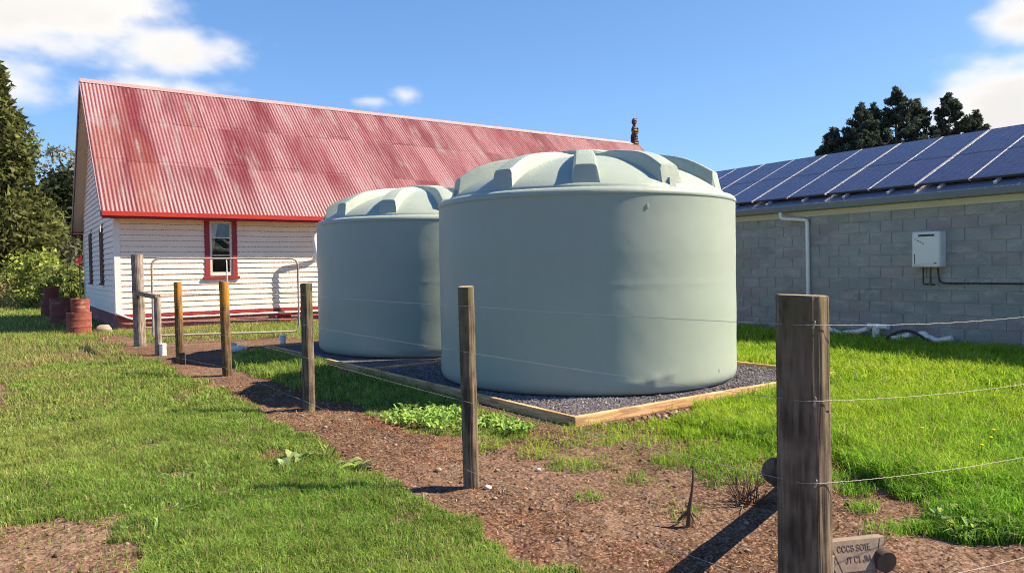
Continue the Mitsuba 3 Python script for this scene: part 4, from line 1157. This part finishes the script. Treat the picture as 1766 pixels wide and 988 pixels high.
for (x0, y0), s, sd_, lb in (((-0.52, 4.97), .022, 11, 'dark stone left of the slim post in front of the tank'), ((-0.12, 5.0), .018, 12, 'small tan stone just right of the slim dark post'), ((-0.17, 4.55), .022, 14, 'pale stone against the foot of the slim dark post'), ((0.16, 4.98), .018, 15, 'tiny pale stone on bare earth right of the slim post'), ((-1.62, 6.28), .02, 16, 'small stone at the grass edge left of the leafy weeds')):
    whole('stone', rock((x0, y0, float(gz(np.array([x0]), np.array([y0]))[0]) + s * 0.35), s, sd_), 'mat_whitestone' if sd_ in (14, 15) else 'mat_stone', lb, 'stone', smooth=True)


def drum(x, y, z, r, h, label, group=None):
    prof = [(0.001, 0), (r * 0.97, 0), (r, 0.015)]
    for zz in np.linspace(0.03, h - 0.03, 30):
        prof.append((r * (1 + 0.035 * (math.exp(-((zz - h * .36) / .014) ** 2) + math.exp(-((zz - h * .68) / .014) ** 2))), zz))
    prof += [(r, h - 0.015), (r * 1.02, h - 0.004), (r * 0.97, h), (r * 0.95, h - 0.02), (0.001, h - 0.02)]
    v, f = revolve(prof, 40)
    v += np.array([x, y, z])
    whole('drum', trimesh.Trimesh(v, f, process=False), 'mat_drum', label, 'drum', group, smooth=30)


drum(-10.02, 17.0, 0, .255, .52, 'wide faded red drum standing in the sun at the house gable')
drum(-10.0, 17.03, .505, .19, .32, 'narrow red drum stacked on the wide sunlit drum')
drum(-12.35, 20.2, 0, .30, .74, 'dark red drum in shade behind the sunlit drums')
drum(-15.15, 24.2, 0, .30, .60, 'farthest dark red drum in the shade beside the gable')
drum(-15.15, 24.2, .585, .23, .42, 'small dark drum stacked on the farthest drum')


# ------------------------------------------------------------------ leafy plants on the ground
def leaves(c, n, spread, ln, wd, col, seed, up_=(0.15, 0.9), rise=0.3):
    r = np.random.default_rng(seed)
    vs, fs, cs = [], [], []
    for k in range(n):
        a, el = r.uniform(0, 6.283), r.uniform(*up_)
        L_, w_ = ln * r.uniform(0.6, 1.25), wd * r.uniform(0.7, 1.2)
        off = r.uniform(0, 1) ** 0.5 * spread
        a2 = r.uniform(0, 6.283)
        o = np.array([c[0] + off * math.cos(a2), c[1] + off * math.sin(a2), c[2]])
        d = np.array([math.cos(a), math.sin(a), 0])
        s = np.array([-math.sin(a), math.cos(a), r.uniform(-.3, .3)])
        pts = []
        for t in np.linspace(0, 1, 5):
            p = o + d * L_ * t * math.cos(el) + np.array([0, 0, 1.0]) * (L_ * (t * math.sin(el) - 0.45 * t * t * math.cos(el)) + 0.012 + rise * L_)
            ww = w_ * math.sin(math.pi * (0.08 + 0.87 * t) ** 0.8)
            cr = np.array([0, 0, 0.25 * ww])
            pts += [p - s * ww * 0.5 + cr, p, p + s * ww * 0.5 + cr]
        at = len(vs)
        vs += pts
        for q in range(4):
            b = at + q * 3
            fs += [[b, b + 1, b + 4], [b, b + 4, b + 3], [b + 1, b + 2, b + 5], [b + 1, b + 5, b + 4]]
        cs += [np.array(col) * r.uniform(0.7, 1.3) * np.array([r.uniform(.85, 1.2), 1, r.uniform(.7, 1.2)])] * 15
    return (np.array(vs), np.array(fs)), np.array(cs)


gz1 = lambda x0, y0: float(gz(np.array([x0]), np.array([y0]))[0])    # noqa: E731
for k_, (x0, y0, n_, sp2, lb) in enumerate([(-1.0, 6.55, 40, .22, 'broadleaf weed clump at the left end of the weedy patch by the slim post'), (-0.92, 6.95, 46, .25, 'broadleaf weed clump at the back left of the weedy patch by the slim post'), (-0.62, 6.75, 60, .25, 'tallest broadleaf weed clump in the middle of the weedy patch'), (-0.55, 6.25, 46, .22, 'broadleaf weed clump nearest the camera left of the slim post'),
                                           (-0.78, 6.42, 50, .2, 'low pale weed clump in the middle front of the weedy patch'), (-0.18, 6.35, 52, .2, 'broadleaf weed clump immediately right of the slim post'), (0.02, 6.05, 34, .16, 'small weed clump at the right end of the weedy patch'), (1.75, 6.15, 46, .25, 'dark broadleaf weed clump in the grass beside the pad front corner'), (2.30, 6.5, 50, .3, 'broadleaf weed clump in grass just left of the thick post'), (2.35, 3.72, 44, .2, 'leafy weed clump at the right edge of the bare earth by the lowest wire')]):
    m_, c_ = leaves((x0, y0, gz1(x0, y0)), int(n_ * 2.4), sp2 * 0.95, 0.058 if k_ < 7 else 0.05, 0.034 if k_ < 7 else 0.030, (0.26, 0.43, 0.11) if k_ < 7 else (0.24, 0.37, 0.11), 500 + k_, (0.2, 1.1), 0.8)
    whole('weed_clump', m_, 'mat_leaf', lb, 'weed', smooth=False, color=c_)
dock = thing('dock_plant', 'pale broad leaved dock plant at the edge of the lawn left of the slim post', 'plant')
zq = gz1(-1.3, 5.2)
for k_, (x0, y0, ln, wd, cnt, col) in enumerate([(-1.60, 5.22, .15, .085, 4, (.25, .33, .15)), (-1.50, 5.24, .12, .06, 3, (.22, .30, .12)), (-1.36, 5.28, .13, .035, 4, (.21, .28, .10)), (-1.14, 5.14, .10, .06, 5, (.23, .31, .13)), (-1.06, 5.02, .12, .06, 4, (.22, .31, .12))]):
    for j_ in range(cnt):
        m_, c_ = leaves((x0, y0, zq + 0.02), 1, 0.06, ln, wd, col, 600 + 10 * k_ + j_, (0.15, 0.45) if k_ != 2 else (1.0, 1.4), 0.15)
        part(dock, 'leaf', m_, 'mat_leaf', color=c_)
# dead stem and dry twiggy bush
r = np.random.default_rng(5)
st = thing('dead_stem', 'dark dead plant stem standing upright in the bare earth', 'dead plant')
x0, y0 = 0.95, 3.95
part(st, 'stem', tube([(x0 - .015, y0, -0.05), (x0 - .01, y0, .07), (x0 + .004, y0, .15), (x0 + .012, y0, .23), (x0 + .012, y0, .30)], [.016, .013, .008, .006, .004], 8), 'mat_twig', smooth=True)
for k_ in range(7):
    a = r.uniform(0, 6.283)
    part(st, 'root', tube([(x0 - .012, y0, .06), (x0 - .012 + .035 * math.cos(a), y0 + .035 * math.sin(a), .025), (x0 - .012 + .065 * math.cos(a), y0 + .065 * math.sin(a), -.01)], [.006, .005, .002], 5), 'mat_twig', smooth=True)
tb = []
for k_ in range(46):
    a, el, ln = r.uniform(0, 6.283), r.uniform(0.5, 1.45), r.uniform(.10, .26) if k_ else .36
    o = np.array([1.35 + r.uniform(-.07, .07), 4.25 + r.uniform(-.05, .05), gz1(1.35, 4.25)])
    d = np.array([math.cos(a) * math.cos(el), math.sin(a) * math.cos(el), math.sin(el)])
    tb.append(tube([o, o + d * ln * .5 + [0, 0, .01], o + d * ln + r.uniform(-.02, .02, 3)], [.0032, .0024, .0012], 5))
whole('dry_bush', cat(tb), 'mat_twig', 'small dry twiggy dead bush in the bare earth left of the thick post', 'dead plant', smooth=True)
# yellow flowers in the paddock
for k_, (x0, y0) in enumerate([(3.05, 4.78), (3.22, 4.95), (3.4, 5.2), (2.95, 5.3), (2.15, 5.45)]):
    fl = thing('flower', 'small yellow flower in the bright grass near the lower wires', 'flower', 'yellow flowers in the grass on the right')
    z_ = gz1(x0, y0)
    part(fl, 'stem', tube([(x0, y0, z_), (x0, y0, z_ + .15)], .002, 5), 'mat_leaf_green' if False else 'mat_blade', color=np.tile([.12, .2, .04], (12, 1)))
    hd = trimesh.creation.icosphere(subdivisions=1, radius=.014)
    hd.vertices[:, 2] *= .5
    hd.apply_translation((x0, y0, z_ + .155))
    part(fl, 'head', hd, 'mat_straw', color=np.tile([.70, .55, .03], (len(hd.vertices), 1)))


# ------------------------------------------------------------------ trees and bushes
def puff(centres, sizes, per, leaf, cols, seed, flat=0.7, droop=0.0):
    """Leaf faces around clump centres: an n x per cloud of small triangles."""
    r = np.random.default_rng(seed)
    n = len(centres)
    d = r.normal(0, 1, (n, per, 3))
    d /= np.linalg.norm(d, axis=2, keepdims=True)
    d *= r.uniform(0.35, 1.0, (n, per, 1)) ** 0.6
    p = centres[:, None] + d * sizes[:, None, None] * np.array([1, 1, flat])
    p[..., 2] -= droop * (d[..., 0] ** 2 + d[..., 1] ** 2) * sizes[:, None]
    u = r.normal(0, 1, (n, per, 3))
    u = u * 0.8 + d * 0.8
    u /= np.linalg.norm(u, axis=2, keepdims=True)
    w = np.cross(u, r.normal(0, 1, (n, per, 3)))
    w /= np.linalg.norm(w, axis=2, keepdims=True) + 1e-9
    l = leaf * r.uniform(0.6, 1.4, (n, per, 1))
    v = np.stack([p - w * l * 0.38, p + w * l * 0.38, p + u * l], 2).reshape(-1, 3)
    c = np.repeat((cols[:, None] * r.uniform(0.7, 1.35, (n, per, 1))).reshape(-1, 3), 3, 0)
    return (v, np.arange(len(v)).reshape(-1, 3)), np.clip(c, 0.005, 0.6)


def tree(name, base, height, radius, kind, col, label, catg, seed, group=None, clumps=150, per=45, leaf=0.25, z_low=0.08, puffy=1.0):
    r = np.random.default_rng(seed)
    k = thing(name, label, catg, group)
    b = np.array([*base, 0.0])
    sway = r.uniform(-0.02, 0.02, 2)
    zt = np.linspace(0, 0.92 * height, 7)
    tr = [tube(np.stack([b[0] + sway[0] * zt, b[1] + sway[1] * zt, zt - 0.1], 1), np.linspace(0.035, 0.006, 7) * height * (0.8 if kind != 'pine' else 0.6), 8)]
    cen, siz = [], []
    if kind == 'pine':
        for lv in np.linspace(z_low, 0.985, 20):
            for q_ in range(r.integers(5, 9)):
                ln, a = radius * (1 - lv) ** 0.70 * r.uniform(0.35, 1.15) + 0.25, r.uniform(0, 6.283)
                z0 = lv * height + r.uniform(-.3, .3)
                for u in (0.45, 0.75, 1.0):
                    cen.append(b + [sway[0] * z0 + ln * u * math.cos(a), sway[1] * z0 + ln * u * math.sin(a), z0 + ln * (0.10 * u + 0.30 * u * u) + r.uniform(-.12, .12)])
                    siz.append(r.uniform(0.26, 0.55) * (1.15 - 0.55 * lv))
                tr.append(tube([b + [sway[0] * z0, sway[1] * z0, z0], cen[-1]], [0.07, 0.03], 5))
        for u in np.linspace(0.95, 1.03, 4):
            cen.append(b + [sway[0] * u * height, sway[1] * u * height, u * height])
            siz.append(0.30)
        clumps = len(cen)
    for j in range(clumps if kind != 'pine' else 0):
        t = r.uniform(z_low, 1.0) if kind != 'round' else r.uniform(z_low, 1.0)
        if kind == 'cone':
            rad = radius * (1 - t) ** 0.62 * (0.55 + 0.45 * math.sin(9 * t + seed) ** 2)
        elif kind == 'pine':
            rad = radius * max(0.12, (1 - t) ** 0.75) * (0.55 + 0.75 * r.random())
        else:
            rad = radius * math.sqrt(max(0.05, 1 - ((t - 0.55) / 0.48) ** 2)) * (0.65 + 0.35 * r.random())
        a, q = r.uniform(0, 6.283), r.uniform(0.25, 1.0) ** 0.5
        cen.append(b + [rad * q * math.cos(a) + sway[0] * t * height, rad * q * math.sin(a) + sway[1] * t * height, t * height])
        s_ = radius * r.uniform(0.16, 0.34) * puffy * (1.15 - 0.65 * t if kind != 'round' else 1)
        siz.append(s_)
        if j % 5 == 0:
            z0 = cen[-1][2] - rad * q * (0.25 if kind != 'round' else 0.7)
            tr.append(tube([b + [sway[0] * z0, sway[1] * z0, max(0.3, z0)], (b + cen[-1] + [0, 0, z0]) / 2, cen[-1]], [0.009 * height, 0.006 * height, 0.002 * height], 5))
    cen, siz = np.array(cen), np.array(siz)
    cl = np.array(col) * (0.75 + 0.5 * r.random((clumps, 1)))
    m_, c_ = puff(cen, siz, per, leaf, cl, seed + 1, 0.75 if kind != 'pine' else 0.9, 0.3 if kind == 'cone' else 0.0)
    part(k, 'trunk', cat(tr), 'mat_trunk', smooth=True)
    part(k, 'crown', m_, 'mat_leaf', color=c_)


tree('conifer', (-25.6, 36.5), 12.0, 3.9, 'cone', (0.115, 0.135, 0.048), 'tall dark green conifer at the left edge of the picture', 'tree', 11, clumps=330, per=70, leaf=0.26, z_low=0.03)
tree('conifer', (-29.8, 39.0), 8.0, 3.6, 'cone', (0.075, 0.095, 0.035), 'lower dark conifer filling the gap behind the tall one', 'tree', 12, clumps=220, per=55, leaf=0.28, z_low=0.03)
tree('eucalyptus_tree', (-36.5, 60), 11.4, 4.3, 'round', (0.22, 0.245, 0.19), 'grey green airy tree seen between the conifer and the house gable', 'tree', 13, clumps=110, per=20, leaf=0.30, z_low=0.45, puffy=0.62)
tree('eucalyptus_tree', (-31.6, 58), 10.6, 3.4, 'round', (0.23, 0.25, 0.20), 'grey green airy tree closest to the house gable edge', 'tree', 14, clumps=90, per=20, leaf=0.30, z_low=0.48, puffy=0.62)
tree('shade_tree', (-28.2, 47), 7.9, 2.5, 'round', (0.045, 0.062, 0.03), 'very dark dense tree tight against the house gable', 'tree', 15, clumps=130, per=55, leaf=0.26, z_low=0.25)
tree('shade_tree', (-32.5, 47), 6.3, 3.0, 'round', (0.12, 0.14, 0.085), 'dull green middle tree below the airy grey trees', 'tree', 16, clumps=150, per=50, leaf=0.27, z_low=0.06)
tree('shade_tree', (-27.0, 42), 4.6, 2.4, 'round', (0.13, 0.145, 0.095), 'low tangled grey green tree behind the bright shrub', 'tree', 17, clumps=130, per=45, leaf=0.25, z_low=0.05)
tree('shade_tree', (-37.5, 52), 7.0, 4.0, 'round', (0.09, 0.115, 0.05), 'rounded dark tree behind the conifers at far left', 'tree', 18, clumps=140, per=50, leaf=0.3, z_low=0.05)
for j, (x0, y0, h_, r_, col, lb) in enumerate([(-20.4, 31.5, 2.2, 1.5, (0.24, 0.30, 0.075), 'bright yellow green leafy shrub beside the shaded gable'), (-18.2, 30.0, 1.7, 1.2, (0.18, 0.23, 0.075), 'green shrub nearest the house gable'), (-23.3, 32.5, 1.4, 1.4, (0.27, 0.26, 0.13), 'tawny green shrub left of the bright shrub'), (-26.0, 34.0, 1.1, 1.2, (0.22, 0.27, 0.09), 'low light green shrub under the tall conifer'), (-28.5, 35.5, 1.2, 1.3, (0.26, 0.33, 0.09), 'low bright plant clump at the far left edge')]):
    tree('shrub', (x0, y0), h_, r_, 'round', col, lb, 'shrub', 30 + j, clumps=70, per=42, leaf=0.16, z_low=0.02)
# red flowers beside the gable
for j, (x0, y0, z_) in enumerate([(-16.75, 28.6, 2.05), (-16.95, 28.9, 1.9), (-16.6, 28.3, 1.85)]):
    fl = thing('red_flower', 'red flower head standing against the house gable', 'flower', 'red flowers by the house gable')
    part(fl, 'stem', tube([(x0, y0, 0), (x0, y0, z_)], .02, 5), 'mat_blade', color=np.tile([.05, .07, .03], (12, 1)))
    m_, c_ = puff(np.array([[x0, y0, z_]]), np.array([.075]), 12, 0.08, np.array([[0.30, 0.015, 0.05]]), 70 + j)
    part(fl, 'head', m_, 'mat_leaf', color=c_)
# rough tall grass beyond the lawn
n = 26000
x, y = rng.uniform(-48, -15.5, n), rng.uniform(28, 50, n)
k = (y > 29.5 + 0.18 * (x + 15) * -1) & ~shapely.contains_xy(HOUSEP.buffer(1.0), x, y)
x, y = x[k], y[k]
n = len(x)
c = np.where(rng.random((n, 1)) < 0.5, np.array([[0.40, 0.36, 0.19]]), np.array([[0.26, 0.32, 0.11]])) * rng.uniform(.7, 1.3, (n, 1))
m_, c_ = blades(np.stack([x, y, 0 * x], 1), rng.uniform(0.3, 1.0, n), rng.uniform(.04, .09, n), c, .6, False, 90)
stuff('tall_grass', m_, 'mat_blade', 'rough tall tawny grass beyond the lawn at far left', 'grass', color=c_)
# grey rail fence far left
fence = thing('far_fence', 'low grey post and rail fence below the dark conifers', 'fence')
for j in range(9):
    x0, y0 = -46 + j * 2.6, 45.5 - j * 0.35
    part(fence, 'post', box(x0 - .07, x0 + .07, y0 - .07, y0 + .07, 0, 1.65), 'mat_postgrey')
for zz in (0.75, 1.2, 1.55):
    part(fence, 'rail', tube([(-46.5, 45.6, zz), (-24.5, 42.6, zz)], .05, 6), 'mat_postgrey')
# pines beyond the shed
for j, (x0, y0, h_, r_) in enumerate([(37.0, 85, 16.2, 5.4), (39.6, 84, 18.6, 5.6), (42.2, 86, 19.0, 5.4), (44.8, 85, 20.6, 6.4), (47.6, 86, 19.4, 5.8), (50.4, 85, 19.9, 6.2), (53.8, 86, 18.0, 5.6)]):
    order = ['leftmost', 'second from the left', 'third from the left', 'tallest and central', 'fifth from the left', 'sixth from the left', 'rightmost'][j]
    tree('pine_tree', (x0, y0), h_, r_, 'pine', (0.085, 0.115, 0.085), f'dark pine beyond the solar roof, {order} of the row', 'pine tree', 50 + j, per=80, leaf=0.25, z_low=0.30)
